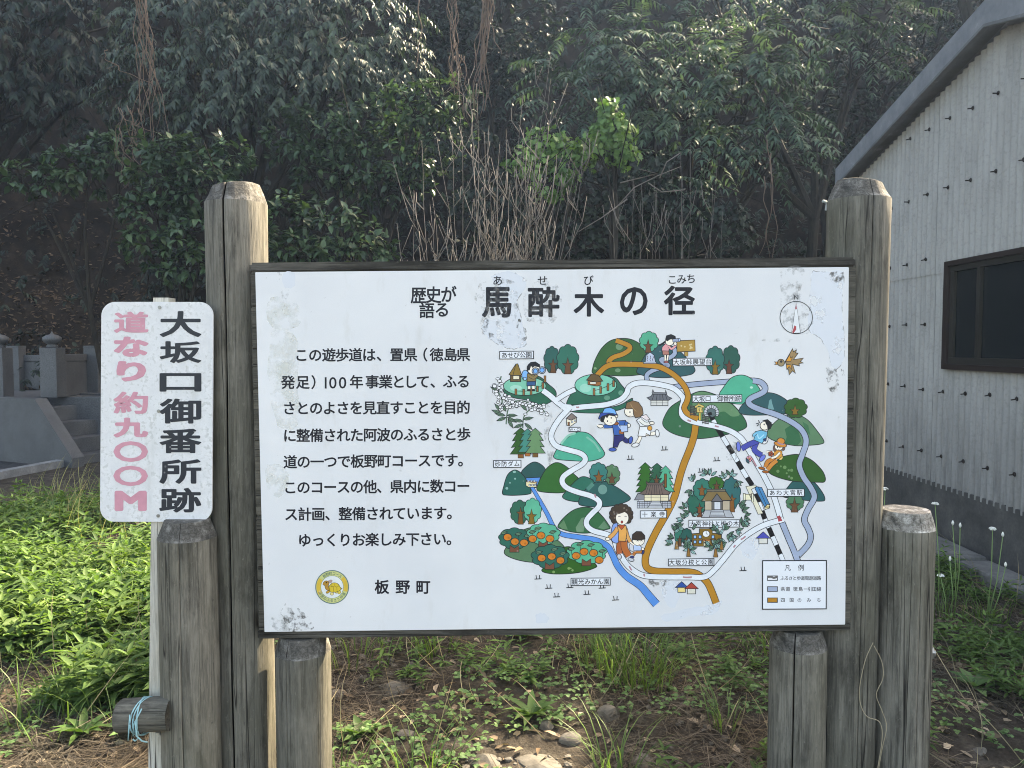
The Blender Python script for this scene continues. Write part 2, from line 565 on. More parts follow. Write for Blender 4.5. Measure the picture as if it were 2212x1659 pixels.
    def row(s, st, x0, x1, y, size, col=INK, y1=None, off=0.0, sx=1.0):
        n = len(st); y1 = y if y1 is None else y1
        for i, ch in enumerate(st):
            if ch in ' \u3000': continue
            t = i / (n - 1) if n > 1 else .5
            s.text(ch, x0 + (x1 - x0) * t, y + (y1 - y) * t, size, col, sx, off)
        s.z += s.STEP
        return s
    def build(s, name, parent=None, label=None):
        o = mesh_obj(name, s.v, s.f, [pm(c) for c in s.cols], parent if parent is not None else panel, s.m, False)
        if label: o['label'] = label
        return o

_FC = None; _GL = {}
def glyph(ch, off=0.0):
    global _FC
    k = (ch, round(off, 4))
    if k in _GL: return _GL[k]
    if _FC is None:
        _FC = bpy.data.objects.new('glyph_source', bpy.data.curves.new('glyph_source', 'FONT'))
        COL.objects.link(_FC)
        _FC.data.resolution_u = 3
    _FC.data.body = ch
    bpy.context.view_layer.update()
    dg = bpy.context.evaluated_depsgraph_get(); ev = _FC.evaluated_get(dg); me = ev.to_mesh()
    V = np.array([v.co[:2] for v in me.vertices]).reshape(-1, 2); T = [tuple(p.vertices) for p in me.polygons]
    ev.to_mesh_clear()
    lay = [0] * len(V)
    if off > 0 and len(V):                    # thicken: round pen run along the outline
        cnt = {}
        for t in T:
            for i in range(len(t)):
                e_ = (t[i], t[(i + 1) % len(t)]); kk = (min(e_), max(e_)); cnt[kk] = cnt.get(kk, 0) + 1
        ed = [e_ for e_, c in cnt.items() if c == 1]
        VL = [tuple(v) for v in V]; T = list(T); nb = {}
        for q, (i, j) in enumerate(ed):
            nb.setdefault(i, []).append(j); nb.setdefault(j, []).append(i)
            d = V[j] - V[i]; L = np.linalg.norm(d)
            if L < 1e-7: continue
            nn = np.array((-d[1], d[0])) / L * off; n0 = len(VL)
            VL += [tuple(V[i] + nn), tuple(V[i] - nn), tuple(V[j] - nn), tuple(V[j] + nn)]; lay += [1 + q % 4] * 4; T.append((n0, n0 + 1, n0 + 2, n0 + 3))
        for i, js in nb.items():
            if len(js) == 2:
                a, b = V[js[0]] - V[i], V[js[1]] - V[i]; a = a / max(1e-9, np.linalg.norm(a)); b = b / max(1e-9, np.linalg.norm(b))
                if a.dot(b) < -.93: continue
            n0 = len(VL); VL += [tuple(V[i] + off * np.array((math.cos(t), math.sin(t)))) for t in np.linspace(0, 2 * math.pi, 9)[:-1]]
            lay += [5 + i % 3] * 8; T.append(tuple(range(n0, n0 + 8)))
        V = np.array(VL)
    _GL[k] = (V, T, lay)
    return _GL[k]

A_, B_, C_, D_ = (0, 0), (1814, 0), (0, 1426), (1814, 1426)
GD, GG, GS, TD, TT, TM, MT = '#2d6b49', '#2f6430', '#5c8561', '#27595b', '#23695c', '#2a7a68', '#43b091'
BR, BD = '#8a6a2a', '#6e4a33'
ORG, GRY, WHT, BLU, CRM = '#c0862f', '#a2b0c8', '#e6ebf3', '#5294de', '#f3e6c0'
SKN = '#fdf3e2'

def hill(off, pts, col, label, extra=None, coat=0):
    a = Run(off); a.poly(pts, col, INK, 6, True)
    if extra: extra(a)
    return a.build('painted_hill', label=label)

MM = .2e-3
HZ = [2e-6]                                 # running height of the coats of paint
class Run(Art):
    def __init__(s, off): super().__init__(HZ[0], off)
    def build(s, *a, **k):
        HZ[0] = s.z + s.STEP; return super().build(*a, **k)
hill(A_, [(345, 730), (420, 640), (560, 615), (700, 600), (800, 680), (868, 740), (882, 795), (850, 845), (780, 885), (730, 902), (600, 850), (450, 820), (370, 790)], '#226650', 'dark hill under the small park with fence and hut',
     lambda a: a.ell(560, 700, 218, 96, '#7cc9ae', INK, 6).ell(470, 720, 60, 30, '#a5d9c6', None).ell(640, 670, 50, 28, '#a5d9c6', None).ell(600, 750, 60, 22, '#94d2ba', None))
hill(A_, [(1040, 960), (1200, 976), (1400, 970), (1560, 932), (1640, 875), (1655, 825), (1540, 890), (1400, 920), (1200, 930)], '#236b55', 'thin dark green slope below the ring road')
hill(A_, [(1262, 575), (1256, 505), (1285, 420), (1345, 315), (1430, 240), (1530, 215), (1640, 222), (1740, 272), (1810, 350), (1850, 450), (1850, 545), (1760, 580), (1600, 597), (1430, 592)], '#33643a', 'green hill with the orange path curling to its top',
     lambda a: a.ell(1525, 300, 36, 32, '#6f9472', None).ell(1280, 520, 14, 12, '#7fa07a', None).ell(1510, 540, 28, 20, '#6f9472', None))
hill(A_, [(1075, 705), (1035, 775), (992, 860), (1005, 888), (1150, 892), (1350, 880), (1500, 850), (1592, 765), (1540, 680), (1470, 610), (1285, 590), (1150, 620)], '#246a55', 'hill with pavilion and pale green top',
     lambda a: a.ell(1285, 690, 214, 110, '#74cbb0', INK, 6).ell(1180, 720, 60, 44, '#9ad8c4', None).ell(1300, 740, 50, 30, '#93d4bf', None).ell(1400, 820, 30, 24, '#5f977f', None).ell(1540, 770, 24, 26, '#5f977f', None))
hill(A_, [(1702, 555), (1740, 470), (1800, 370), (1860, 310), (1960, 272), (2080, 300), (2180, 380), (2290, 510), (2285, 565), (2214, 592), (2014, 615), (1864, 610), (1760, 590)], '#2b5d63', 'blue green hill under the pass lookout')
hill(B_, [(155, 1090), (170, 1020), (230, 920), (330, 850), (450, 782), (550, 752), (650, 772), (740, 810), (860, 880), (960, 990), (1010, 1080), (990, 1135), (830, 1190), (600, 1232), (450, 1232), (300, 1200), (200, 1150)], '#2f6d4a', 'wide hill with stone tunnel mouth',
     lambda a: a.poly([(470, 790), (550, 760), (650, 780), (760, 830), (870, 900), (940, 990), (860, 1010), (780, 960), (700, 990), (600, 1060), (500, 1000), (460, 900)], '#638f68', None, 0, True))
a = Run(B_)
a.road([(1090, 648), (1000, 640), (830, 655), (600, 672), (400, 692), (250, 715)], 52, GRY)
a.build('painted_road', label='grey road running level behind the mint hill')
hill(B_, [(735, 785), (770, 720), (850, 620), (940, 588), (1020, 602), (1085, 652), (1152, 748), (1110, 790), (1040, 850), (985, 882), (880, 880), (780, 850)], '#44b392', 'bright mint hill beside the bend of the grey road', lambda a: a.ell(1060, 715, 16, 12, '#b4e0d0', None), .96 * MM)
hill(B_, [(932, 962), (960, 900), (1040, 830), (1130, 790), (1220, 768), (1310, 782), (1400, 830), (1460, 890), (1450, 970), (1300, 990), (1100, 998), (980, 990)], '#2a5b60', 'dark teal hill crossed by the grey road', lambda a: a.poly([(1240, 850), (1262, 830), (1272, 880), (1292, 940), (1225, 940), (1235, 890)], '#6f9fa0', None), 1.2 * MM)
hill(B_, [(1218, 1172), (1290, 1080), (1370, 1020), (1480, 990), (1565, 1005), (1650, 1060), (1740, 1170), (1800, 1262), (1770, 1292), (1650, 1305), (1500, 1308), (1330, 1270), (1240, 1230)], '#5c8563', 'faded sage hill behind the whistling boy', lambda a: a.poly([(1400, 1140), (1460, 1100), (1540, 1160), (1570, 1260), (1530, 1305), (1400, 1290), (1420, 1220)], '#2f6c4a', None).poly([(1580, 1060), (1640, 1100), (1660, 1200), (1610, 1160)], '#3c7553', None), 1.2 * MM)
hill(D_, [(1365, 390), (1420, 320), (1480, 250), (1560, 210), (1640, 215), (1720, 275), (1790, 370), (1810, 432), (1770, 450), (1600, 440), (1450, 420)], '#235c5d', 'deep teal hill by the station name', None, 1.2 * MM)
hill(B_, [(1235, 1570), (1290, 1500), (1360, 1430), (1480, 1400), (1560, 1405), (1680, 1460), (1780, 1560), (1815, 1640), (1800, 1680), (1740, 1682), (1600, 1680), (1450, 1665), (1300, 1620)], '#2c5e2a', 'dark green hill under the seated girl', lambda a: [a.ell(x, y, r, None, '#6d9360', None) for x, y, r in ((1330, 1570, 16), (1400, 1530, 18), (1440, 1560, 12), (1470, 1560, 16), (1420, 1590, 10), (1470, 1640, 14), (1360, 1520, 10))], 1.25 * MM)
hill(A_, [(920, 1300), (980, 1240), (1070, 1180), (1140, 1168), (1220, 1190), (1300, 1270), (1370, 1370), (1370, 1410), (1320, 1445), (1210, 1468), (1050, 1462), (900, 1450), (855, 1425), (862, 1395), (885, 1350)], '#42b093', 'mint hill with the white path winding over it', lambda a: a.line([(930, 1290), (1000, 1210), (1080, 1180)], 22, '#8fcdb8').line([(1190, 1220), (1270, 1280), (1330, 1370)], 20, '#7fc0ab'))
hill(C_, [(525, 170), (570, 100), (650, 50), (720, 70), (772, 130), (740, 200), (700, 300), (580, 300)], '#265857', 'dark hill behind the reservoir', lambda a: a.poly([(572, 212), (722, 205), (690, 300), (590, 300)], BLU, INK, 5))
hill(C_, [(333, 372), (345, 300), (380, 190), (430, 140), (482, 135), (550, 190), (600, 280), (626, 350), (605, 376), (500, 388), (380, 388)], '#21655a', 'rounded teal hill at the dam', lambda a: a.ell(378, 318, 14, None, '#8dbab0', None).ell(455, 150, 16, 12, '#8dbab0', None).ell(410, 262, 8, None, '#8dbab0', None).ell(462, 220, 10, None, '#8dbab0', None), .3 * MM)
hill(C_, [(683, 325), (720, 220), (780, 120), (850, 65), (910, 58), (990, 100), (1060, 170), (1112, 230), (1050, 290), (980, 350), (900, 365), (740, 355)], '#2d6b33', 'green rounded hill right of the dam', None, .35 * MM)
hill(C_, [(945, 405), (980, 350), (1050, 270), (1120, 210), (1180, 200), (1260, 240), (1300, 300), (1200, 420), (1120, 455), (1000, 440)], '#23705d', 'teal hill under the winding white path', None, .5 * MM)
hill(C_, [(1110, 470), (1130, 400), (1200, 310), (1290, 255), (1370, 245), (1450, 280), (1550, 340), (1640, 420), (1560, 470), (1440, 500), (1280, 508), (1150, 495)], '#255f5c', 'dark teal pointed hill below two star trunk trees', lambda a: a.ell(1355, 330, 46, 50, '#6d9c92', None).line([(1200, 330), (1260, 270)], 40, '#4f897c'), .8 * MM)
hill(C_, [(898, 712), (930, 650), (1000, 580), (1080, 530), (1180, 510), (1270, 530), (1350, 600), (1410, 680), (1432, 722), (1390, 740), (1200, 775), (1050, 765), (940, 735)], '#2f6b45', 'green hill scuffed pale at its foot', lambda a: a.poly([(910, 700), (960, 640), (1000, 740), (940, 732)], '#5f8a64', None).poly([(1080, 720), (1140, 620), (1190, 610), (1160, 760), (1090, 762)], '#6f9375', None).poly([(1310, 720), (1370, 650), (1420, 720), (1370, 738)], '#61896a', None))
hill(C_, [(350, 970), (420, 860), (520, 760), (620, 720), (720, 740), (860, 820), (960, 910), (1000, 1000), (800, 1070), (600, 1070), (430, 1030)], '#56805e', 'sage hill of the orange orchard')
hill(C_, [(735, 1160), (780, 1100), (880, 960), (980, 915), (1060, 930), (1200, 1020), (1290, 1100), (1275, 1130), (1150, 1170), (1000, 1190), (830, 1190)], '#2b6224', 'dark green hill of the orange orchard', lambda a: [a.ell(x, y, r, None, '#7d9f62', None) for x, y, r in ((855, 1172, 14), (1010, 1135, 14), (1048, 1155, 12), (1030, 1135, 8))], .2 * MM)

# roads, river and railway
a = Run(A_)
a.road([(2080, 300), (2092, 365), (2040, 410), (1955, 430), (1985, 465), (2020, 490), (1960, 510), (1860, 545), (1806, 590), (1812, 650)], 46, GRY)
a.build('painted_road', label='small grey road twisting up to the lookout')
a = Run(B_)
a.road([(1075, 646), (1150, 660), (1196, 705), (1192, 752), (1140, 785), (1060, 822), (1028, 860), (1060, 900), (1150, 940), (1300, 987), (1430, 1045), (1550, 1125), (1608, 1210), (1616, 1290), (1580, 1400), (1548, 1505), (1590, 1625), (1660, 1728), (1700, 1810), (1690, 1870), (1640, 1955), (1600, 2065), (1640, 2155), (1665, 2240), (1630, 2330), (1530, 2435)], 58, GRY)
a.build('painted_road', label='grey road winding down the right side of the map')
a = Run(D_)
a.road([(1372, 665), (1440, 830), (1500, 970), (1532, 1058)], 58, GRY)
a.poly([(1505, 990), (1535, 955), (1560, 985), (1545, 1010)], GRY, None)
a.build('painted_road', label='straight grey road running down to the legend box')
a = Run(A_)
a.road([(2305, 1085), (2290, 1200), (2250, 1330), (2190, 1480), (2150, 1600), (2125, 1700), (2090, 1830), (2020, 1980), (1900, 2190), (1812, 2380), (1790, 2490), (1815, 2560), (1900, 2590), (2050, 2595), (2250, 2600), (2340, 2630), (2420, 2700), (2470, 2800), (2514, 2915)], 68, ORG, 5)
a.build('painted_road', label='orange trail running down the middle to the bottom edge')
a = Run(B_)
rw = [Vector(p) for p in ((628, 960), (700, 1110), (860, 1370), (1000, 1610), (1060, 1700), (1130, 1870), (1205, 2075), (1300, 2290), (1382, 2482))]
a.line(rw, 52, INK, False); a.line(rw, 42, WHT, False)
tot = []
for i in range(len(rw) - 1):
    for k in range(12): tot.append(rw[i] + (rw[i + 1] - rw[i]) * k / 12)
d = 0; acc = [tot[0]]; on = True
for p, q in zip(tot, tot[1:]):
    d += (q - p).length; acc.append(q)
    if d > 88:
        if on: a.line(acc, 42, '#10141c', False)
        on = not on; acc = [q]; d = 0
a.build('painted_railway', label='black and white dashed railway line')

a = Run(A_)
a.road([(745, 745), (820, 800), (900, 870), (990, 935)], 58, WHT, 5)
a.road([(1075, 735), (980, 780), (890, 838)], 50, WHT, 5)
a.road([(1010, 935), (1110, 918), (1250, 905), (1400, 888), (1535, 840), (1600, 775), (1622, 715), (1690, 675), (1800, 668), (1960, 690), (2080, 725), (2160, 795), (2180, 850), (2162, 930), (2168, 1000), (2240, 1052), (2374, 1085), (2514, 1112), (2660, 1160), (2764, 1230), (2834, 1330), (2934, 1500), (3014, 1640), (3104, 1830), (3174, 2060)], 56, WHT, 5)
a.road([(1020, 920), (920, 1030), (850, 1140), (830, 1230), (885, 1312), (1000, 1350), (1130, 1388), (1178, 1440), (1150, 1495), (1050, 1556), (960, 1620), (943, 1680), (990, 1738), (1100, 1783), (1230, 1820), (1312, 1868), (1318, 1928), (1250, 1998), (1195, 2066), (1197, 2126), (1262, 2178), (1400, 2216), (1470, 2260), (1500, 2350), (1545, 2440), (1620, 2540), (1730, 2618), (1850, 2645), (2050, 2650), (2250, 2650), (2370, 2652), (2454, 2616), (2574, 2486), (2714, 2316), (2864, 2196), (3014, 2116), (3200, 2062)], 56, WHT, 5)
a.poly([(905, 880), (1030, 890), (1060, 925), (985, 965), (930, 930)], WHT, None)
a.poly([(3136, 2030), (3164, 2020), (3190, 2075), (3150, 2085)], '#b04a52', None)
for x, y, L, an in ((1100, 915, 30, 0), (2165, 930, 34, 80), (2240, 1052, 40, 20), (2520, 1110, 40, 15), (2905, 1480, 90, 62), (1280, 1820, 40, 70), (1640, 2560, 50, 60), (1780, 2630, 30, 80), (2220, 2650, 90, 0), (2790, 2250, 60, -35), (2700, 2335, 30, -50)):
    c, q = math.cos(R(an)) * L / 2, math.sin(R(an)) * L / 2
    a.line([(x - c, y - q), (x, y + 3), (x + c, y + q)], 16, '#b98a92')
a.build('painted_road', label='white outlined walking path looping round the map')
a = Run(A_)
a.road([(1490, 235), (1550, 256), (1625, 290), (1628, 330), (1560, 375), (1470, 405), (1420, 445), (1425, 490)], 50, ORG, 5)
a.road([(1300, 590), (1380, 510), (1470, 480), (1650, 478), (1840, 490), (1960, 515), (2090, 592), (2185, 695), (2226, 790), (2216, 860), (2190, 920), (2222, 980), (2330, 1035)], 56, ORG, 5)
a.poly([(1400, 470), (1450, 450), (1480, 490), (1420, 515)], ORG, None)
a.build('painted_road', label='orange trail from the hill top down to the tunnel')
a = Run(C_)
a.road([(632, 305), (700, 420), (790, 580), (860, 720), (940, 785), (1100, 815), (1280, 845), (1400, 905), (1458, 1000), (1510, 1110), (1600, 1215), (1740, 1312), (1830, 1415), (1905, 1502)], 0, BLU, 5, taper=(34, 82))
a.build('painted_river', label='blue river widening from the dam to the bottom edge')
# ---- motifs
T1 = HZ[0] + .03e-3
def cloud(a, cx, cy, w, h, col):
    prof = [(0, -.5), (.26, -.44), (.36, -.26), (.50, -.10), (.44, .10), (.48, .28), (.34, .46), (.0, .40), (-.34, .46), (-.48, .28), (-.44, .10), (-.50, -.10), (-.36, -.26), (-.26, -.44)]
    P = []
    m = 9
    for i in range(m):                       # scalloped outline
        t = 2 * math.pi * i / m - math.pi / 2
        c = Vector((math.cos(t) * .33, math.sin(t) * .34))
        for k in range(7):
            q = t - 1.0 + 2.0 * k / 6
            P.append((cx + w * (c[0] + .185 * math.cos(q)), cy + h * (c[1] + .175 * math.sin(q))))
    return a.poly(P, col, INK, 5)
def startrunk(a, cx, cy, w, h, col):
    """five pointed star standing on a flared trunk; cy is the star's centre"""
    s_ = w / 2
    a.poly([(cx, cy - s_ * 1.35), (cx + s_ * .25, cy - s_ * .3), (cx + s_, cy - s_ * .25), (cx + s_ * .42, cy + s_ * .22), (cx + s_ * .62, cy + h), (cx - s_ * .62, cy + h), (cx - s_ * .42, cy + s_ * .22), (cx - s_, cy - s_ * .25), (cx - s_ * .25, cy - s_ * .3)], col, INK, 4)
    return a
TREES = [  # off, crown (cx, cy, w, h, col), trunk (cx, cy, w, h, col)
 (A_, [(838, 432, 165, 270, '#25605a', 850, 480, 95, 85, BD), (1000, 428, 225, 300, '#27705f', 1000, 485, 115, 92, BD)], 'two dark teal trees above the small park'),
 (A_, [(1828, 246, 195, 205, '#48ad8c', 1820, 290, 100, 70, BD)], 'single mint tree at the hill top'),
 (B_, [(850, 430, 185, 280, '#225b50', 832, 490, 95, 85, '#6b4033'), (690, 440, 190, 290, '#2a6f66', 690, 500, 100, 82, BR)], 'two teal trees right of the lookout name'),
 (B_, [(1512, 925, 235, 200, '#2f5f2c', 1505, 952, 100, 40, BR)], 'green tree at the bend of the grey road'),
 (C_, [(1450, 180, 165, 205, '#55805c', 1450, 215, 92, 50, BD), (1312, 160, 185, 205, '#2f7d76', 1315, 200, 105, 46, '#8a5a2e')], 'teal and sage trees above the dark pointed hill'),
 (C_, [(510, 560, 195, 240, '#2a6a55', 518, 570, 90, 115, '#7d5229'), (640, 545, 182, 250, '#55b896', 630, 600, 105, 82, BR)], 'green and mint trees beside the river'),
 (D_, [(1505, 465, 182, 165, '#4b7d5c', 1500, 490, 115, 72, BD)], 'sage tree below the station name'),
]
for off, L, lab in TREES:
    a = Art(T1, off)
    for c in L:
        cloud(a, *c[:5]); startrunk(a, *c[5:])
    a.build('painted_tree', label=lab)
def pine(a, cx, top, w, h, col, trunk, n=4):
    Pl = [(cx, top)]; y = top
    for i in range(n):
        y1 = top + h * (i + 1) / n
        Pl.append((cx + w * (.30 + .20 * (i + 1) / n), y1)); Pl.append((cx + w * (.16 + .12 * (i + 1) / n), y1 - h * .02))
    Pl = Pl[:-1]
    L = [(2 * cx - x, yy) for x, yy in Pl[1:]][::-1]
    if trunk: a.rect(cx - w * .13, top + h - 8, cx + w * .13, top + h + 40, trunk, INK, 4)
    return a.poly(Pl + L, col, INK, 5)
a = Art(T1, A_); pine(a, 520, 1125, 215, 270, '#2f5f2b', '#8a5a2e'); pine(a, 590, 1135, 200, 240, '#3a8a7c', '#b06a35'); pine(a, 668, 1130, 205, 255, '#6a9468', '#7d5a30')
a.build('painted_tree', label='three pointed pines by the dam name')
a = Art(T1, C_); pine(a, 1790, 55, 195, 300, '#2d6a2c', None, 5); pine(a, 1910, 62, 175, 200, '#246048', None); startrunk(a, 1905, 232, 80, 40, BD); pine(a, 1998, 88, 185, 265, '#4bb18e', None); a.rect(1985, 170, 2008, 310, '#8a5a2e', INK, 4)
a.build('painted_tree', label='three pointed pines behind the temple')
# orange bushes
def bush(off, cx, cy, w, h, col, trunk, oranges, leaves, lab, coat=T1):
    a = Art(coat, off); cloud(a, cx, cy, w, h, col)
    x, y = trunk; a.poly([(x - 45, y - 30), (x, y), (x + 45, y - 30), (x + 48, y + 40), (x - 48, y + 40)], '#7d4d3a', INK, 4)
    for x, y in leaves:
        a.line([(x, y), (x + 4, y + 60)], 4); a.leaf(x - 36, y + 8, 74, -12, '#628a6c', .5)
    for x, y in oranges: a.ell(x, y, 42, 36, '#d9812f', INK, 5).ell(x + 12, y + 8, 12, 12, '#c4702a', None)
    a.build('painted_orange_tree', label=lab)
bush(C_, 455, 830, 320, 215, '#21695a', (455, 930), [(385, 817), (460, 862), (553, 874)], [(350, 770), (497, 783), (588, 800)], 'dark orange tree at the left of the orchard')
bush(C_, 752, 782, 340, 215, '#52b594', (748, 885), [(640, 833), (726, 799), (818, 832)], [(640, 762), (695, 727), (848, 762)], 'mint orange tree at the back of the orchard', T1 + .6 * MM)
bush(C_, 820, 1015, 385, 240, '#22695b', (815, 1105), [(733, 1030), (836, 1014), (925, 1054)], [(707, 970), (865, 940), (952, 982)], 'dark orange tree at the front of the orchard', T1 + 1.2 * MM)
bush(C_, 1195, 970, 405, 235, '#4db590', (1190, 1068), [(1085, 1007), (1166, 965), (1263, 978), (1320, 1050)], [(1037, 936), (1125, 888), (1237, 896), (1352, 957)], 'mint orange tree at the right of the orchard', T1 + 1.0 * MM)

# buildings
a = Art(T1, A_); a.rect(413, 580, 520, 655, '#6d5736').rect(442, 594, 505, 632, '#f3e6c8', INK, 4).poly([(400, 582), (470, 475), (490, 473), (528, 585), (520, 592), (435, 592)], '#8f7436').line([(470, 476), (440, 590)], 4)
a.build('painted_hut', label='thatched brown hut beside the boy with binoculars')
a = Art(T1, A_); a.poly([(1205, 645), (1300, 660), (1338, 640), (1338, 690), (1300, 700), (1205, 685)], '#a5683b').rect(1225, 658, 1288, 680, '#f3ece0', INK, 4).poly([(1190, 640), (1240, 580), (1315, 590), (1358, 650), (1290, 660)], '#6c5537').line([(1235, 580), (1320, 592)], 12, '#5c4830')
a.build('painted_hut', label='brown pavilion on the pale green hill top')
a = Art(T1, A_); a.poly([(988, 1040), (1045, 1000), (1088, 1015), (1088, 1070), (1030, 1110), (988, 1100)], '#f5ead2').poly([(984, 1030), (1040, 978), (1092, 1022), (1035, 1050)], '#8a7b76').rect(1000, 1068, 1018, 1104, '#8b5a3a', INK, 3).rect(1038, 1058, 1052, 1076, '#cfe0f0', INK, 3).rect(1066, 1044, 1080, 1062, '#cfe0f0', INK, 3)
a.build('painted_hut', label='small white toilet hut with brown door')
a = Art(T1, A_); a.rect(1848, 845, 2022, 900, '#d9d8d2').line([(1848, 872), (2022, 872)], 3).line([(1908, 845), (1908, 900)], 3).line([(1965, 845), (1965, 900)], 3).poly([(1808, 820), (1850, 805), (1870, 770), (2000, 770), (2020, 805), (2062, 825), (2030, 846), (1845, 846)], '#6c7078')
for x in (1880, 1912, 1940, 1965, 1995): a.line([(x, 785), (x + (x - 1938) * .35, 845)], 4)
a.poly([(1868, 735), (1880, 765), (1995, 768), (1998, 740), (2012, 775), (2000, 785), (1868, 785), (1858, 765)], '#7b7f86', INK, 4)
a.build('painted_temple', label='grey temple gate with horned roof ridge')
a = Art(T1 + .5 * MM, C_); a.poly([(1715, 370), (1780, 370), (1780, 440), (1680, 436)], '#8d8d92').rect(1720, 438, 1780, 490, '#e9ecf0', INK, 3).rect(1780, 380, 2028, 448, '#f1e3c0')
for x in (1850, 1945): a.line([(x, 380), (x, 448)], 4)
a.line([(1780, 408), (2028, 408)], 3).rect(1708, 452, 2055, 520, '#b9bec8', INK, 4)
for x in range(1732, 2055, 26): a.line([(x, 452), (x, 520)], 3)
for y in (474, 496): a.line([(1708, y), (2055, y)], 3)
a.poly([(1855, 450), (1940, 450), (1970, 520), (1815, 520)], '#cfd3da', INK, 4)
for y in (466, 480, 494, 508): a.line([(1850 - (y - 450) * .5, y), (1944 + (y - 450) * .4, y)], 3)
a.poly([(1730, 372), (1790, 330), (1810, 280), (1970, 280), (1995, 330), (2048, 360), (2030, 384), (1780, 384)], '#77665f')
for x in range(1825, 1965, 20): a.line([(x, 285), (x + (x - 1893) * .45, 380)], 3)
a.poly([(1800, 240), (1818, 262), (1960, 262), (1978, 236), (1982, 270), (1965, 284), (1815, 284), (1800, 268)], '#6a5a55', INK, 4)
a.build('painted_temple', label='temple with brown roof and stone steps')
a = Art(T1, D_)
cloud(a, 500, 470, 180, 280, '#236a58'); cloud(a, 560, 330, 190, 220, '#2a7a6b'); cloud(a, 855, 370, 190, 330, '#296b6c'); cloud(a, 700, 268, 160, 140, '#2f6a2c')
startrunk(a, 555, 330, 90, 60, '#8a5a2e'); startrunk(a, 530, 520, 80, 90, '#7d4a2e'); startrunk(a, 862, 430, 90, 130, '#8a5a2e'); startrunk(a, 705, 290, 80, 40, BD)
a.rect(585, 445, 840, 540, '#c3b49c').rect(680, 455, 745, 535, '#d7dbe2', INK, 4).rect(655, 452, 680, 538, '#6c6a66', INK, 4).rect(745, 452, 765, 538, '#6c6a66', INK, 4)
a.poly([(550, 450), (612, 350), (800, 350), (862, 440)], '#87714a').rect(605, 328, 795, 352, '#77705f', INK, 4).poly([(650, 452), (708, 372), (768, 452)], '#6f6f74')
a.poly([(585, 540), (840, 540), (880, 615), (550, 615)], '#b5b8bd').poly([(650, 540), (770, 540), (795, 615), (630, 615)], '#cdd1d8', INK, 4)
for y in (555, 568, 581, 594, 605): a.line([(648 - (y - 540) * .25, y), (772 + (y - 540) * .3, y)], 3)
a.build('painted_shrine', label='shrine with brown roof among big trees')
a = Art(T1, D_)
cloud(a, 325, 800, 100, 170, '#2a7a68'); cloud(a, 400, 812, 120, 170, '#226058'); startrunk(a, 328, 840, 60, 70, BD); startrunk(a, 400, 842, 70, 66, BD)
a.poly([(455, 782), (530, 776), (530, 730), (658, 730), (660, 776), (755, 782), (755, 906), (455, 910)], BR).ell(598, 783, 36, 33, '#f4f4f2', INK, 4).line([(598, 783), (598, 756)], 4).line([(598, 783), (618, 786)], 4)
for x in (484, 536, 668): 
    a.rect(x - 14, 798, x + 14, 830, '#86bdf0', INK, 4).rect(x - 14, 850, x + 14, 880, '#86bdf0', INK, 4)
a.rect(570, 850, 634, 906, CRM, INK, 4).line([(592, 852), (592, 904)], 3).line([(612, 852), (612, 904)], 3).rect(562, 838, 644, 856, '#c07a3a', INK, 4)
a.build('painted_school', label='brown school building with clock')
def wee(off, cx, y, w, roof, wall, lab, coat=T1):
    a = Art(coat, off); a.rect(cx - w * .30, y, cx + w * .30, y + w * .38, wall).poly([(cx - w * .5, y), (cx, y - w * .46), (cx + w * .5, y)], roof); a.build('painted_house', label=lab)
wee(D_, 1180, 828, 145, '#4a51b0', '#e0dfd6', 'house with violet blue roof under the walking path')
wee(D_, 348, 1330, 130, '#26529f', '#f4d78e', 'house with blue roof and yellow wall')
wee(D_, 448, 1342, 140, '#b5483c', '#e2dfd0', 'house with peeling red roof', T1 + .3 * MM)
a = Art(T1, D_)
a.poly([(1003, 300), (1105, 284), (1110, 300), (1060, 330), (1180, 575), (1128, 583)], '#e6e0c8', INK, 4)
a.poly([(1110, 300), (1165, 310), (1248, 485), (1195, 510), (1095, 320)], '#3c86b8').line([(1130, 305), (1215, 495)], 4).poly([(1195, 510), (1225, 480), (1248, 487), (1245, 520), (1200, 535)], '#f0e2b6').rect(1205, 500, 1242, 515, '#f6d98c', INK, 3)
a.build('painted_station', label='blue roofed station beside the railway')
a = Art(T1, D_); a.rect(985, 378, 1070, 438, '#f0e6c4').rect(977, 370, 997, 462, '#f5edd4', INK, 4).rect(1062, 370, 1080, 458, '#f5edd4', INK, 4)
a.build('painted_gate', label='cream gate left of the station')
a = Art(T1, C_)
a.poly([(572, 250), (680, 260), (682, 305), (600, 308), (572, 290)], '#f2e2b2').poly([(572, 250), (590, 244), (690, 252), (680, 265)], '#e8b070', INK, 4)
for x in (595, 627, 657): a.rect(x - 8, 234, x + 8, 254, '#c9d4e4', INK, 3)
for x in (612, 640, 666): a.ell(x, 285, 10, 10, '#d8dde4', INK, 4)
a.build('painted_dam', label='cream dam wall with three sluices')
a = Art(T1, B_)
for x0, y0 in ((430, 900), (555, 985)):
    for k in range(6): a.line([(x0, y0 + k * 17), (x0 + 70, y0 + 15 + k * 17)], 11, '#6e6a66').line([(x0, y0 + k * 17), (x0 + 70, y0 + 15 + k * 17)], 3)
    for k in range(5): a.line([(x0 + 8 + k * 14, y0), (x0 + 8 + k * 14, y0 + 105)], 3)
a.ell(652, 970, 76, 78, '#c8ccd2', INK, 4, a0=150, a1=390).poly([(602, 985), (612, 940), (650, 925), (690, 940), (700, 1000), (660, 1020)], '#5d6f72', INK, 4)
for t in range(160, 385, 22): a.line([(652 + 46 * math.cos(R(t)), 970 + 46 * math.sin(R(t))), (652 + 76 * math.cos(R(t)), 970 + 78 * math.sin(R(t)))], 4)
a.line([(632, 968), (640, 1000)], 40, '#10141c', False)
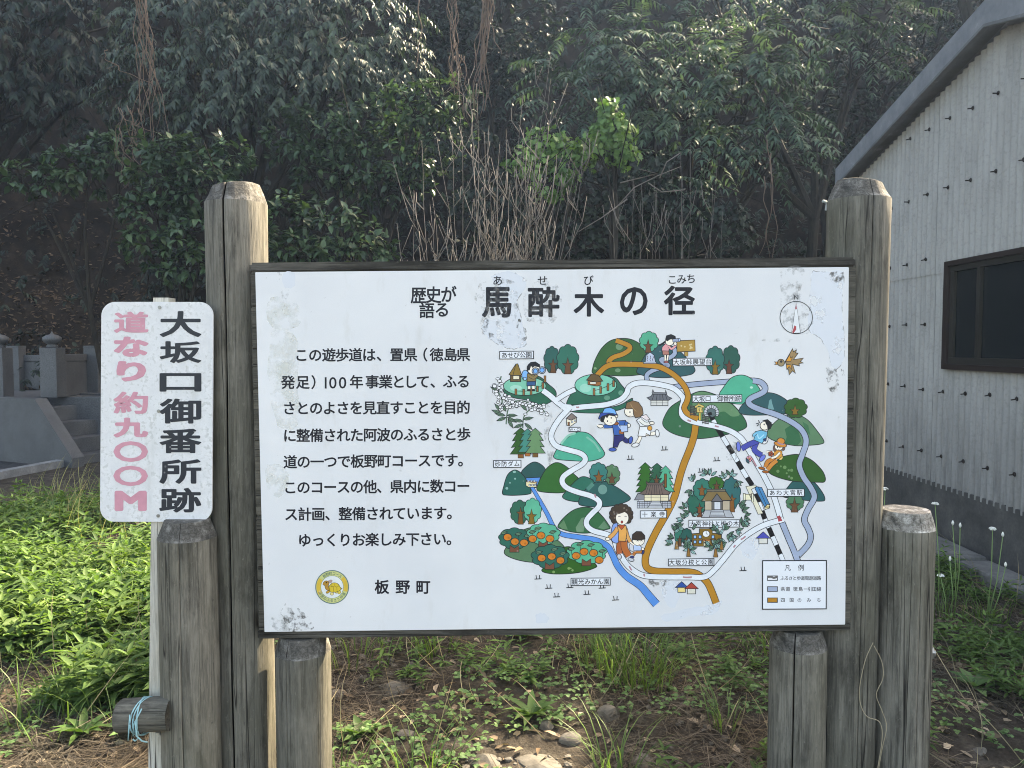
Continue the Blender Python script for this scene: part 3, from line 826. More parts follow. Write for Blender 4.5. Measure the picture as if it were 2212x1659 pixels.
a.build('painted_tunnel', label='stone tunnel mouth with timber fences')
a = Art(T1 + .3 * MM, B_); a.rect(523, 960, 543, 1052, '#e0c45c', INK, 3).poly([(500, 915), (560, 915), (564, 972), (500, 970)], '#e7cd7a', INK, 4).poly([(478, 908), (525, 880), (580, 905), (570, 925), (525, 903), (490, 928)], '#e2c873', INK, 4).ell(522, 885, 14, 8, '#e2c873', INK, 3)
for x in (514, 530, 546): a.line([(x, 928), (x + 2, 942), (x - 2, 960)], 4)
a.build('painted_notice_board', label='yellow roofed notice board by the tunnel')
a = Art(T1, A_); a.poly([(1790, 460), (1800, 385), (1840, 355), (1880, 385), (1895, 460)], '#c2cbe0', INK, 5, False).rect(1772, 456, 1903, 470, '#c2cbe0', INK, 4)
for x in (1812, 1842, 1868): a.line([(x, 390), (x + 5, 410), (x - 4, 428), (x + 3, 446)], 4)
a.build('painted_monument', label='grey stone monument on the orange trail')
a = Art(T1, B_); a.rect(376, 345, 412, 395, '#c09a4e', INK, 4).poly([(300, 238), (482, 230), (486, 344), (300, 352)], '#b58f45')
for x, y in ((345, 290), (380, 298), (432, 280), (446, 275), (440, 300), (452, 310), (436, 316)): a.ell(x, y, 9, None, '#d8c695', None)
a.build('painted_notice_board', label='blank brown board at the pass lookout')
for off, pts, lab in ((A_, [(470, 760, 62), (550, 765, 62), (625, 755, 70), (690, 730, 58), (745, 695, 62), (767, 628, 66)], 'rope fence of the small park'), (A_, [(1268, 760, 70), (1335, 740, 70), (1410, 710, 72), (1467, 675, 62)], 'rope fence round the pavilion hill')):
    a = Art(T1, off)
    a.line([(x, y - 12) for x, y, h in pts], 4)
    for x, y, h in pts: a.rect(x - 10, y - h / 2, x + 10, y + h / 2, '#9a6a3c', INK, 4)
    a.build('painted_fence', label=lab)
# ---- painted children, bird, flowers, leaves, marks
T2 = T1 + 1.6 * MM
def face(a, x, y, r, eyes=((-.3, 0), (.3, 0)), mouth=(0, .5), closed=False):
    for ex, ey in eyes:
        if closed: a.line([(x + ex * r - 10, y + ey * r + 3), (x + ex * r, y + ey * r - 4), (x + ex * r + 10, y + ey * r + 3)], 4)
        else: a.ell(x + ex * r, y + ey * r, 6, 9, INK, None)
    if mouth: a.line([(x + mouth[0] * r - 8, y + mouth[1] * r), (x + mouth[0] * r, y + mouth[1] * r + 5), (x + mouth[0] * r + 8, y + mouth[1] * r)], 4, '#8a4a40')
def limb(a, pts, wd, col, lw=5): a.line(pts, wd + lw, INK).line(pts, wd - lw, col)

a = Art(T2, A_)    # boy in blue cap
limb(a, [(1570, 1235), (1600, 1262), (1640, 1250)], 44, '#2b3170'); a.ell(1642, 1252, 20, 38, '#3f63b8', INK, 5, 12)
a.poly([(1470, 1195), (1570, 1190), (1582, 1240), (1530, 1270), (1505, 1325), (1462, 1325), (1468, 1260)], '#2b3170'); a.ell(1458, 1348, 38, 18, '#3f63b8')
limb(a, [(1580, 1075), (1610, 1095), (1620, 1110)], 40, '#3566b0'); a.ell(1622, 1102, 18, 20, SKN)
limb(a, [(1470, 1105), (1410, 1112), (1368, 1112)], 36, '#3566b0'); a.ell(1335, 1110, 30, 18, SKN).line([(1320, 1105), (1298, 1100)], 9, SKN)
a.poly([(1455, 1085), (1500, 1055), (1590, 1050), (1570, 1120), (1572, 1195), (1470, 1205)], '#3566b0'); a.rect(1524, 1152, 1570, 1188, '#c0703a', INK, 4)
a.poly([(1530, 1100), (1610, 1100), (1612, 1165), (1545, 1170)], '#b9cdef', INK, 5); a.line([(1515, 1060), (1520, 1105), (1545, 1140)], 10, '#b9cdef')
a.ell(1490, 1082, 30, 16, '#a8643a', INK, 4)
a.ell(1430, 1045, 66, 58, SKN); a.ell(1497, 1005, 14, 18, SKN)
a.poly([(1330, 1050), (1345, 980), (1420, 960), (1490, 985), (1475, 1010), (1420, 1000), (1400, 1030), (1385, 1010), (1362, 1070), (1340, 1065)], '#20242c', None)
a.poly([(1312, 1030), (1335, 975), (1400, 945), (1490, 985), (1505, 1000), (1420, 985), (1350, 1010), (1320, 1040)], '#2c4fa5'); a.poly([(1350, 975), (1375, 930), (1430, 918), (1480, 940), (1500, 990), (1430, 975)], '#6fb2ee')
face(a, 1430, 1050, 66, ((-.38, .12), (.2, -.38)), (.2, .35))
a.build('painted_child', label='running boy in blue cap and blue clothes pointing left')
a = Art(T2, A_)    # running girl
limb(a, [(1770, 1185), (1840, 1190), (1895, 1180)], 34, SKN); a.ell(1913, 1182, 20, 38, '#f2f2f0', INK, 5, -8)
limb(a, [(1745, 1200), (1725, 1255), (1700, 1290)], 34, SKN); a.ell(1690, 1302, 40, 20, '#f2f2f0', INK, 5, -12)
a.poly([(1735, 1110), (1830, 1115), (1850, 1150), (1840, 1205), (1800, 1185), (1795, 1215), (1715, 1210)], '#eef1f3')
a.poly([(1700, 1050), (1770, 1000), (1820, 1050), (1830, 1115), (1740, 1112)], '#eef1f3'); limb(a, [(1735, 1045), (1790, 1085), (1850, 1080)], 36, '#f1ede6'); a.ell(1858, 1078, 24, 16, SKN)
a.poly([(1740, 1010), (1800, 990), (1840, 1040), (1800, 1050)], '#f4e3e3', INK, 4); a.ell(1836, 1130, 24, None, '#e2a048', INK, 4)
a.ell(1640, 960, 62, 55, SKN); a.poly([(1588, 930), (1600, 870), (1660, 848), (1720, 865), (1760, 920), (1770, 985), (1740, 1015), (1690, 1025), (1670, 990), (1665, 930), (1610, 935)], '#8a6a4c'); a.line([(1640, 880), (1660, 920), (1700, 960)], 8, '#a98a62')
face(a, 1625, 965, 60, ((.15, .02),), (.1, .62))
a.build('painted_child', label='running girl with brown bobbed hair and white clothes')
a = Art(T2, A_)    # boy with binoculars
limb(a, [(605, 690), (605, 735)], 30, SKN); limb(a, [(648, 690), (650, 735)], 30, SKN); a.ell(603, 742, 20, 12, '#20242c', None).ell(650, 742, 20, 12, '#20242c', None)
a.poly([(582, 650), (672, 648), (670, 695), (582, 698)], '#2f5d8c'); a.ell(565, 590, 34, 52, '#7db9ee'); a.rect(548, 612, 575, 640, '#a9d3f5', INK, 4)
a.poly([(585, 575), (660, 565), (680, 600), (672, 652), (585, 655)], '#8f7a4e'); limb(a, [(600, 590), (650, 615), (690, 585)], 30, '#8f7a4e')
a.ell(650, 520, 66, 62, SKN); a.poly([(582, 545), (582, 500), (620, 455), (670, 450), (715, 480), (718, 510), (660, 500), (640, 515), (625, 495), (610, 540)], '#20242c', None)
for x, y in ((670, 548), (737, 538)): a.ell(x, y, 36, None, '#9aa6b8').ell(x, y, 22, None, '#6db0ee', INK, 4)
a.build('painted_child', label='boy with black hair looking through binoculars')
a = Art(T2, B_)    # girl with telescope
limb(a, [(180, 375), (180, 440)], 20, SKN); limb(a, [(210, 375), (200, 440)], 20, SKN); a.ell(190, 455, 26, 9, '#c06a6a', INK, 4)
a.poly([(150, 335), (215, 340), (222, 380), (155, 382)], '#b97d70', INK, 4); a.poly([(150, 300), (190, 262), (240, 265), (215, 342), (145, 340)], '#eba3a8', INK, 4); limb(a, [(215, 290), (245, 320), (290, 285)], 24, '#eba3a8', 4)
a.line([(195, 235), (160, 262), (120, 285)], 18, INK); a.ell(225, 250, 42, 36, SKN, INK, 4); a.poly([(180, 225), (190, 185), (240, 170), (285, 190), (290, 220), (230, 225), (200, 245)], '#20242c', None)
a.poly([(255, 222), (325, 212), (332, 248), (258, 250)], '#9aa6c0', INK, 4).ell(326, 230, 8, 18, '#bcd3ee', INK, 4); a.ell(283, 268, 16, 18, SKN, INK, 4)
a.build('painted_child', label='girl in pink looking through a telescope')
a = Art(T2, B_)    # whistling boy
limb(a, [(1110, 1275), (1090, 1350), (1150, 1400), (1175, 1405)], 54, '#4650ac'); a.ell(1172, 1435, 22, 40, '#6f7fd8', INK, 5, 40)
limb(a, [(1130, 1260), (1040, 1295), (960, 1340)], 54, '#4650ac'); a.ell(928, 1318, 22, 50, '#6f7fd8', INK, 5, -6)
a.ell(1190, 1240, 40, 52, '#f2f2f2'); a.poly([(1100, 1165), (1160, 1150), (1225, 1170), (1210, 1240), (1165, 1285), (1085, 1250)], '#6bbcdc'); a.line([(1120, 1190), (1140, 1235), (1190, 1195)], 12, '#a8dcf0'); limb(a, [(1110, 1180), (1085, 1200), (1090, 1215)], 26, '#7cc5e2'); a.poly([(1180, 1240), (1215, 1230), (1210, 1265), (1185, 1262)], '#2a3a66', INK, 3)
a.ell(1195, 1105, 46, 44, SKN); a.poly([(1170, 1050), (1225, 1038), (1268, 1075), (1265, 1090), (1280, 1085), (1255, 1140), (1225, 1145), (1220, 1105), (1205, 1085), (1200, 1060)], '#20242c', None); face(a, 1180, 1100, 40, ((.25, -.2),), None)
a.line([(1105, 1085), (1140, 1075), (1130, 1050)], 6).line([(1115, 1110), (1140, 1090)], 6)
a.build('painted_child', label='whistling boy striding in pale blue shirt and violet trousers')
a = Art(T2, B_)    # girl with orange hat
limb(a, [(1310, 1440), (1230, 1470), (1205, 1530)], 44, '#d6863c'); limb(a, [(1320, 1460), (1270, 1500), (1225, 1555)], 44, '#d98c40'); a.ell(1165, 1540, 34, 13, '#b5652c', INK, 4, 12).ell(1205, 1575, 34, 13, '#b5652c', INK, 4, 5)
a.ell(1355, 1420, 28, 36, '#f6d27c', INK, 4); a.poly([(1290, 1370), (1320, 1350), (1370, 1360), (1375, 1420), (1330, 1450), (1285, 1430)], '#e09a45', INK, 4); limb(a, [(1350, 1380), (1310, 1420), (1265, 1435)], 24, SKN, 4); limb(a, [(1290, 1375), (1240, 1370), (1215, 1375)], 22, SKN, 4)
for t in range(5): a.ell(1258 + 16 * math.cos(R(t * 72)), 1392 + 16 * math.sin(R(t * 72)), 12, None, '#b0523a', INK, 3)
a.ell(1300, 1335, 18, 34, '#7a5a50', INK, 3).ell(1385, 1330, 18, 30, '#7a5a50', INK, 3).ell(1340, 1320, 42, 36, SKN, INK, 4); a.ell(1355, 1295, 66, 26, '#dd8f3f', INK, 5, 14); a.ell(1362, 1262, 40, 32, '#dd8f3f', INK, 5, 10); a.line([(1325, 1275), (1360, 1292), (1395, 1295)], 10, '#a08bb0'); face(a, 1338, 1326, 36, ((-.35, -.1), (.35, 0)), (0, .5))
a.build('painted_child', label='seated girl in orange hat holding a red flower')
a = Art(T2, C_)    # mother
limb(a, [(1535, 850), (1525, 920), (1528, 985)], 60, '#b5623a'); limb(a, [(1575, 850), (1580, 930), (1625, 1010)], 66, '#c06a36'); a.ell(1525, 1015, 22, 28, '#c9ccd2', INK, 5, -20).ell(1645, 1045, 32, 18, '#c9ccd2', INK, 5, 15)
a.poly([(1460, 690), (1510, 685), (1520, 860), (1460, 865), (1440, 800)], '#88a8e8', INK, 5, True); limb(a, [(1510, 720), (1470, 780), (1420, 825)], 42, '#e9a862'); a.ell(1407, 835, 22, 16, '#fdf3e2', INK, 4)
limb(a, [(1590, 730), (1610, 810), (1640, 870)], 36, '#e9a862'); a.poly([(1505, 700), (1550, 690), (1595, 700), (1605, 760), (1590, 860), (1515, 855), (1520, 770)], '#eeab5c'); a.poly([(1510, 695), (1550, 740), (1585, 695), (1560, 690)], '#c85a34', INK, 4)
hp = []
for i in range(11):
    t = R(140 + i * 26); hp.append((1545 + 92 * math.cos(t), 590 + 86 * math.sin(t)))
for x, y in hp: a.ell(x, y, 32, None, '#473b32', INK, 4)
a.ell(1545, 570, 96, 80, '#473b32', None); a.ell(1555, 620, 66, 72, SKN, INK, 4); a.poly([(1485, 590), (1500, 545), (1600, 540), (1625, 590), (1580, 560), (1540, 575)], '#473b32', None); face(a, 1560, 612, 60, ((-.55, -.1), (.5, -.1)), None, True); a.ell(1552, 662, 10, 13, '#c0483c', INK, 4)
for x, y in ((1470, 560), (1510, 575), (1600, 540), (1575, 520), (1480, 620)): a.ell(x, y, 9, None, '#7d7164', None)
a.build('painted_person', label='mother with curly dark hair and orange clothes')
a = Art(T2 + .6 * MM, C_)   # child beside mother
limb(a, [(1690, 970), (1665, 1000)], 30, '#c87a3a', 4); a.ell(1657, 1020, 20, 12, '#2b3a78', INK, 4); limb(a, [(1690, 965), (1740, 965), (1760, 970)], 34, '#c87a3a', 4); a.ell(1768, 970, 12, 22, '#2b3a78', INK, 4, 20)
a.ell(1660, 915, 34, 46, '#d8d8dc', INK, 4); a.poly([(1665, 890), (1720, 890), (1755, 920), (1745, 955), (1675, 955)], '#b8cdf0', INK, 4); a.ell(1765, 938, 16, 13, SKN, INK, 4); limb(a, [(1680, 900), (1655, 880), (1635, 865)], 18, SKN, 4)
a.ell(1722, 850, 60, 54, SKN, INK, 4); a.poly([(1655, 840), (1660, 790), (1700, 758), (1750, 760), (1785, 800), (1788, 835), (1740, 848), (1690, 845)], '#3d332e'); face(a, 1730, 856, 50, ((-.35, 0), (.45, 0)), (0, .6), True)
a.build('painted_child', label='small boy holding the mother by the hand')

a = Art(T1, B_)    # bird
a.poly([(1405, 450), (1480, 318), (1490, 350), (1520, 330), (1510, 362), (1535, 365), (1490, 430), (1590, 415), (1560, 450), (1590, 465), (1545, 470), (1550, 495), (1480, 478), (1510, 570), (1480, 545), (1445, 585), (1440, 540), (1420, 520), (1415, 475)], '#a0845c', INK, 5)
a.poly([(1410, 450), (1450, 380), (1460, 415), (1480, 400), (1460, 450)], '#dd9a3c', INK, 4).poly([(1415, 480), (1420, 530), (1445, 500), (1470, 530), (1465, 485)], '#dd9a3c', INK, 4)
a.poly([(1330, 455), (1295, 452), (1312, 468), (1297, 482), (1330, 480)], '#dd9a3c', INK, 4).ell(1362, 462, 36, None, '#a08a66').ell(1364, 450, 13, None, INK, None)
a.build('painted_bird', label='brown and orange bird flying left')
a = Art(T1, A_)    # andromeda blossom
rr = random.Random(4)
for pts in ([(310, 960), (330, 850), (290, 740), (320, 600)], [(370, 1090), (385, 960), (430, 870), (520, 850), (600, 870)], [(540, 1130), (550, 1020), (600, 950), (680, 890), (770, 970)]):
    a.line(pts, 12, '#55705c')
for x, y, an in ((320, 980, 200), (320, 960, 230), (360, 1000, 190), (370, 1020, 160), (380, 1000, 0), (385, 1020, 30), (370, 960, 240), (390, 1040, 60), (540, 1060, 190), (545, 1040, 350), (545, 1090, 160), (560, 1080, 40), (300, 760, 210), (580, 950, 230)):
    a.leaf(x, y, 105, an, '#5f7d66', .34)
for k in range(95):
    t = rr.random(); s_ = rr.randrange(3)
    c = [[(320, 620), (285, 720), (330, 840), (350, 920)], [(360, 820), (420, 880), (470, 890), (560, 860)], [(600, 960), (640, 900), (700, 900), (770, 980)]][s_]
    q = smooth(c, False, 8); p = q[int(t * (len(q) - 1))]
    a.ell(p[0] + rr.uniform(-48, 48), p[1] + rr.uniform(-34, 34), rr.uniform(12, 22), rr.uniform(11, 18), '#f1f3f5', INK, 4, n=10)
a.build('painted_flowers', label='white bell blossoms with slender leaves')
a = Art(T1 + 1.0 * MM, D_)   # leaf wreath
for x, y, an, n in ((470, 240, 250, 3), (610, 180, 215, 3), (640, 190, 290, 3), (785, 210, 250, 3), (850, 190, 290, 4), (910, 250, 60, 4), (450, 330, 120, 3), (390, 520, 230, 3), (420, 570, 160, 3), (370, 640, 200, 3), (450, 610, 330, 2), (330, 690, 170, 2), (940, 480, 20, 3), (960, 540, 340, 3), (990, 600, 20, 3), (960, 680, 330, 4), (980, 660, 40, 3), (900, 740, 30, 3), (270, 760, 290, 3), (260, 830, 210, 3), (250, 880, 200, 3), (300, 720, 330, 3), (460, 740, 300, 2), (700, 740, 240, 3), (740, 790, 250, 3), (780, 740, 290, 3), (820, 790, 20, 4), (760, 840, 100, 3), (860, 800, 60, 4), (800, 870, 160, 3), (420, 930, 215, 4), (430, 940, 330, 4), (415, 900, 270, 3), (690, 930, 215, 4), (700, 940, 330, 4), (690, 890, 265, 3), (640, 900, 200, 3)):
    for k in range(n):
        a.leaf(x + rr.uniform(-12, 12), y + rr.uniform(-12, 12), 72, an + (k - (n - 1) / 2) * 38 + rr.uniform(-8, 8), rr.choice(['#557f66', '#6b9079', '#86b9b0', '#a3cdc9', '#557f66']), .44)
for x, y, w_ in ((298, 900, 22), (418, 975, 20), (695, 980, 22), (755, 905, 20)): a.poly([(x - w_ * .4, y - 45), (x + w_ * .4, y - 45), (x + w_, y + 40), (x - w_, y + 40)], '#9a7038', INK, 4)
a.build('painted_leaves', label='wreath of green leaf sprigs around shrine and school')
a = Art(T1, B_)
for t in range(5): a.ell(1040 + 18 * math.cos(R(t * 72)), 1442 + 18 * math.sin(R(t * 72)), 14, None, '#e19aa6', INK, 3)
a.ell(1040, 1442, 8, None, '#c7a050', INK, 3).leaf(1035, 1490, 62, 240, '#3a6a76', .5)
a.build('painted_flowers', label='pink flower on the walking path')
for off, x, y in ((A_, 1638, 1430), (A_, 1985, 1335), (B_, 705, 1445), (B_, 548, 1560), (C_, 695, 1225), (C_, 805, 1320), (C_, 1020, 1312), (C_, 1350, 1318), (C_, 885, 1408), (C_, 1195, 1382), (C_, 1487, 1440), (D_, 973, 1140)):
    a = Art(T1, off); a.line([(x - 35, y + 20), (x + 37, y + 16)], 7, sm=False).line([(x - 13, y + 17), (x - 20, y - 22)], 6, sm=False).line([(x + 14, y + 17), (x + 17, y - 22)], 6, sm=False)
    a.build('field_mark')

# ---- name plates on the map
T3 = T1 + 3.0 * MM
def plate(off, x0, y0, x1, y1, st, sy=.72, dy=0, ins=.06):
    a = Art(T3, off); a.poly([(x0, y0), (x1, y0 - (x1 - x0) * .01), (x1, y1 - (x1 - x0) * .01), (x0, y1)], '#e9edf2', INK, 6)
    h = (y1 - y0) * sy; w_ = x1 - x0; a.z += 2e-5
    a.row(st, x0 + w_ * ins + h * .42, x1 - w_ * ins - h * .42, (y0 + y1) / 2 + dy, h, INK, (y0 + y1) / 2 - w_ * .01 + dy, .012)
    a.build('map_name_plate', label='name plate reading ' + st.replace('\u3000', ' '))
plate(A_, 305, 347, 650, 424, 'あせび公園', .84)
plate(B_, 258, 418, 658, 494, '大坂峠展望台', .84, ins=.02)
plate(B_, 457, 794, 962, 868, '大坂口\u3000御番所跡', .88, ins=.02)
plate(A_, 1012, 1122, 1125, 1165, 'W・C', .85)
plate(A_, 243, 1460, 522, 1532, '砂防ダム', .84)
plate(C_, 1740, 548, 2008, 622, '十楽寺', .80, ins=.08)
plate(D_, 1225, 328, 1600, 402, 'あわ大宮駅', .80, ins=.06)
plate(D_, 422, 644, 940, 718, '大宮神社と椎の木', .84, ins=.02)
plate(D_, 213, 1040, 677, 1110, '大坂分校と公園', .86, ins=.02)
plate(C_, 1033, 1236, 1433, 1310, '観光みかん園', .86, ins=.03)
# legend
a = Art(T3, D_); a.poly([(1175, 1057), (1825, 1055), (1823, 1548), (1173, 1552)], '#e9edf2', INK, 8); a.z += 3e-5
a.text('凡', 1430, 1130, 66, off=.008).text('例', 1566, 1128, 66, off=.008)
a.rect(1225, 1212, 1325, 1258, '#eef0f2', INK, 6).line([(1226, 1225), (1260, 1222), (1290, 1232), (1324, 1220)], 20, '#6a6866'); a.rect(1225, 1322, 1325, 1370, GRY, INK, 6).rect(1225, 1437, 1325, 1482, ORG, INK, 6)
a.row('ふるさと歩道周遊道路', 1378, 1750, 1235, 45, off=.014); 
for ch, x in zip('県道徳島ー引田線', (1380, 1432, 1508, 1562, 1613, 1655, 1702, 1750)): a.text(ch, x, 1346, 48, off=.012)
for ch, x in zip('四国のみち', (1380, 1470, 1550, 1646, 1748)): a.text(ch, x, 1458, 46, off=.014)
a.build('map_legend', label='legend box listing the three kinds of road')

# ---- compass, emblem, lettering (units of the picture from here)
def Pic(coat): return Art(coat, (0, 0), 1.0, (0, 0))
a = Pic(T1)
a.ell(1720, 686, 35, 35, None, INK, 1.6, n=48)
a.poly([(1720, 653), (1710, 720), (1729, 719)], '#e9ecf0', INK, 1.0).poly([(1720, 705), (1716, 703), (1711, 718), (1714, 720), (1720, 712)], '#b24a50', None).poly([(1719.5, 655), (1718, 668), (1721.5, 668)], '#b8606a', None)
a.text('N', 1720, 642, 14)
a.build('compass', label='round compass mark with the letter N')
a = Pic(T1)
cx, cy = 717.5, 1268
a.ell(cx, cy, 36.5, 36.5, '#5f7a78', None, n=48).ell(cx, cy, 34.5, 34.5, '#c9cc88', None, n=48)
for a0, a1 in ((150, 215), (-42, 18)):
    P = [(cx + r * math.cos(R(t)), cy + r * math.sin(R(t))) for r, seq in ((34, np.linspace(a0, a1, 12)), (25, np.linspace(a1, a0, 12))) for t in seq]
    a.poly(P, '#dcb84a', None)
a.ell(cx, cy, 24.8, 24.8, '#5f7a78', None, n=48).ell(cx, cy, 24, 24, '#dfe3e2', None, n=48)
def fx(x, y): return (1180 * .5486 + x * .0744, 2200 * .5486 + y * .0744)
def fe(x, y, rx, ry, c, rot=0): a.ell(*fx(x, y), rx * .0744, ry * .0744, c, '#3a3216', .7, rot, n=20)
a.poly([fx(*p) for p in ((820, 640), (900, 605), (955, 620), (940, 690), (860, 720))], '#b39a92', None)
fe(820, 965, 60, 34, '#c99a3a', -30); fe(935, 1015, 50, 46, '#e0d08c'); fe(1150, 970, 44, 56, '#dcc450', 20); fe(1075, 985, 44, 18, '#dcc46a')
a.poly([fx(*p) for p in ((675, 755), (690, 690), (750, 645), (820, 655), (850, 720), (835, 800), (870, 870), (850, 920), (790, 910), (745, 860), (725, 780))], '#b98a3a', '#3a3216', .9, True)
a.poly([fx(*p) for p in ((855, 800), (930, 715), (1020, 698), (1110, 730), (1170, 810), (1200, 875), (1130, 940), (1000, 975), (880, 950), (862, 870))], '#d7bb3e', '#3a3216', .9, True)
for L in ([(900, 800), (960, 815), (1020, 790), (1075, 825), (1130, 800)], [(1020, 705), (1020, 790)], [(930, 720), (940, 805)], [(985, 820), (975, 960)], [(1075, 825), (1085, 935)], [(1110, 735), (1120, 790)]): a.line([fx(*p) for p in L], .7, '#6a5a20', False)
a.poly([fx(*p) for p in ((1190, 850), (1250, 870), (1200, 895))], '#3a3216', None); a.ell(*fx(778, 692), 1.7, 1.7, '#3a2a1a', None)
for i, ch in enumerate('板野町コース'):
    t = -125 + i * 14.2; a.text(ch, cx + 29.3 * math.cos(R(t)), cy + 29.3 * math.sin(R(t)), 7.6, '#5f7a66', rot=t + 90, off=.015)
for i, ch in enumerate('阿波のふるさと歩道'):
    t = 152 - i * 15; a.text(ch, cx + 29.3 * math.cos(R(t)), cy + 29.3 * math.sin(R(t)), 7.6, '#5f7a66', rot=t - 90, off=.015)
a.build('emblem', label='round yellow emblem with a tortoise')

LET = '#161a26'
a = Pic(T1)
for ch, x0, y0, x1, y1, o_ in (('馬', 1041, 620, 1105, 686, .03), ('酔', 1140, 619, 1209, 685, .026), ('木', 1239, 619, 1305, 684, .028), ('の', 1339, 620, 1399, 681, .026), ('径', 1434, 617, 1501, 681, .028)):
    a.text(ch, 0, 0, 1, LET, off=o_, fit=(x0, y0, x1, y1))
a.z += 2e-5
for ch, x, y in (('あ', 1075, 606), ('せ', 1172, 606), ('び', 1271, 605.5)): a.text(ch, x, y, 23, LET, off=.01)
a.row('こみち', 1452, 1493, 604, 22, LET, 602, .01)
a.build('title_lettering', label='large black title in Japanese with small kana above it')
a = Pic(T1)
a.row('歴史が', 904, 969, 638, 38, LET, 636, .02, .92); a.row('語る', 922, 955, 671, 35, LET, 669, .02, .98)
a.build('subtitle_lettering', label='two small black lines of lettering left of the title')
BODY = [('この遊歩道は、置県（徳島県', [651, 681, 710.5, 739, 768, 797, 828, 857, 887, 909, 943, 973, 1001], 767, 766),
 ('発足）100年事業として、ふる', [622, 654, 687, 703.5, 719, 740, 770, 804, 833, 861, 887, 914, 944, 971.5, 1001], 826, 824),
 ('さとのよさを見直すことを目的', np.linspace(625, 1001, 14), 882, 880),
 ('に整備された阿波のふるさと歩', np.linspace(626, 1002, 14), 941, 938),
 ('道の一つで板野町コースです。', np.linspace(627, 1004, 14), 998, 994),
 ('このコースの他、県内に数コー', np.linspace(627, 1001, 14), 1053, 1050),
 ('ス計画、整備されています。', np.linspace(629, 980, 13), 1111, 1108),
 ('ゆっくりお楽しみ下さい。', np.linspace(658, 979, 12), 1167, 1164)]
a = Pic(T1)
for st, xs, y0, y1 in BODY:
    for i, (ch, x) in enumerate(zip(st, xs)):
        y = y0 + (y1 - y0) * i / (len(st) - 1)
        if ch in '100': a.text(ch, x, y + .5, 35, LET, off=.008)
        else: a.text(ch, x, y, 30.5, LET, off=.02)
a.build('paragraph_lettering', label='eight black lines of Japanese text on the left half')
a = Pic(T1)
for ch, x in zip('板野町', (825, 870, 914)): a.text(ch, x, 1268, 32, LET, off=.022)
a.build('town_name_lettering', label='black town name at the foot of the panel')

# ---- weathering of the panel
def grime_mat(name, col, lo, hi, scale, rough=.7, alpha=1.0, gloss=.6):
    m, nt, b = new_mat(name)
    n1 = noise(nt, coords(nt, (scale, scale, scale)), 1, 6, rough)
    b.inputs['Base Color'].default_value = (*lin(col), 1); b.inputs['Roughness'].default_value = gloss
    nt.links.new(ramp(nt, n1, [(lo, 0), (hi, alpha)]), b.inputs['Alpha'])
    return m
M_GRIME = grime_mat('black_grime', '#5e5c58', .50, .64, 44, .72, .85)
M_GRIME2 = grime_mat('grey_grime', '#9a9a97', .50, .66, 34, .7, .5)
M_FLAKE = grime_mat('flaked_white_paint', '#e9eef5', .36, .42, 16, .6, .8)
M_YELL = grime_mat('yellowed_glue', '#dedfd4', .42, .62, 14, .6, .5)
M_EDGE = grime_mat('torn_paint_edge', '#9a9a96', .50, .62, 34, .7, .75)
def stain(pts, mat, coat, lab, edge=None):
    a = Pic(coat)
    P = smooth([(x + random.uniform(-2, 2), y + random.uniform(-2, 2)) for x, y in pts], True, 5)
    P = [(p[0] + random.uniform(-2.2, 2.2), p[1] + random.uniform(-2.2, 2.2)) for p in P]
    a.poly(P, '#a', None) if False else a.raw(P, tessellate_polygon([[Vector((p[0], p[1], 0)) for p in P]]), '#e6ebf3')
    mats = [mat]
    if edge:
        a.line(P + [P[0]], edge, '#20242c', False); mats.append(M_EDGE)
    o = mesh_obj('stain', a.v, a.f, mats, panel, a.m, False); o['label'] = lab
    return o
W1 = T3 + .6 * MM
stain([(1062, 600), (1105, 590), (1138, 612), (1120, 650), (1130, 700), (1138, 745), (1105, 752), (1062, 735), (1042, 712), (1048, 690), (1080, 690), (1095, 640)], M_FLAKE, 0.012e-3, 'flaked white patch behind the title', 2)
stain([(1040, 690), (1056, 690), (1056, 715), (1075, 730), (1090, 740), (1085, 746), (1060, 735), (1042, 718)], M_GRIME, 0.018e-3, 'dark torn edge under the title')
stain([(1120, 690), (1136, 702), (1138, 730), (1126, 735), (1118, 712)], M_GRIME, 0.018e-3, 'dark torn edge right under the title')
stain([(1037, 612), (1110, 612), (1110, 692), (1037, 692)], M_GRIME2, T1 + .3 * MM, 'pale scuffing over the first title sign')
stain([(1140, 615), (1205, 615), (1205, 690), (1140, 690)], M_GRIME2, T1 + .3 * MM, 'pale scuffing over the second title sign')
stain([(600, 590), (635, 592), (632, 628), (615, 655), (610, 640), (598, 618)], M_GRIME2, 0.012e-3, 'grey scuff near the upper left corner')
stain([(612, 590), (635, 590), (634, 620), (614, 622)], M_FLAKE, 0.018e-3, 'bare white patch near the upper left corner')
stain([(590, 640), (640, 650), (650, 690), (620, 715), (585, 700), (575, 665)], M_YELL, 0.012e-3, 'yellowed glue mark at the left edge')
stain([(585, 720), (640, 730), (645, 800), (640, 920), (600, 920), (580, 830)], M_YELL, 0.01e-3, 'faint long glue mark beside the text')
stain([(575, 1010), (610, 1005), (625, 1030), (612, 1070), (585, 1068)], M_YELL, 0.014e-3, 'round glue mark beside the text')
stain([(610, 1305), (640, 1310), (672, 1340), (678, 1362), (630, 1365), (606, 1345)], M_GRIME, 0.012e-3, 'black mould stain in the lower left corner')
stain([(585, 1335), (615, 1325), (640, 1350), (620, 1363), (592, 1358)], M_GRIME2, 0.01e-3, 'grey smear in the lower left corner')
stain([(1690, 580), (1735, 578), (1732, 640), (1752, 690), (1738, 722), (1690, 700), (1686, 640)], M_GRIME2, 0.01e-3, 'grey blistering round the compass')
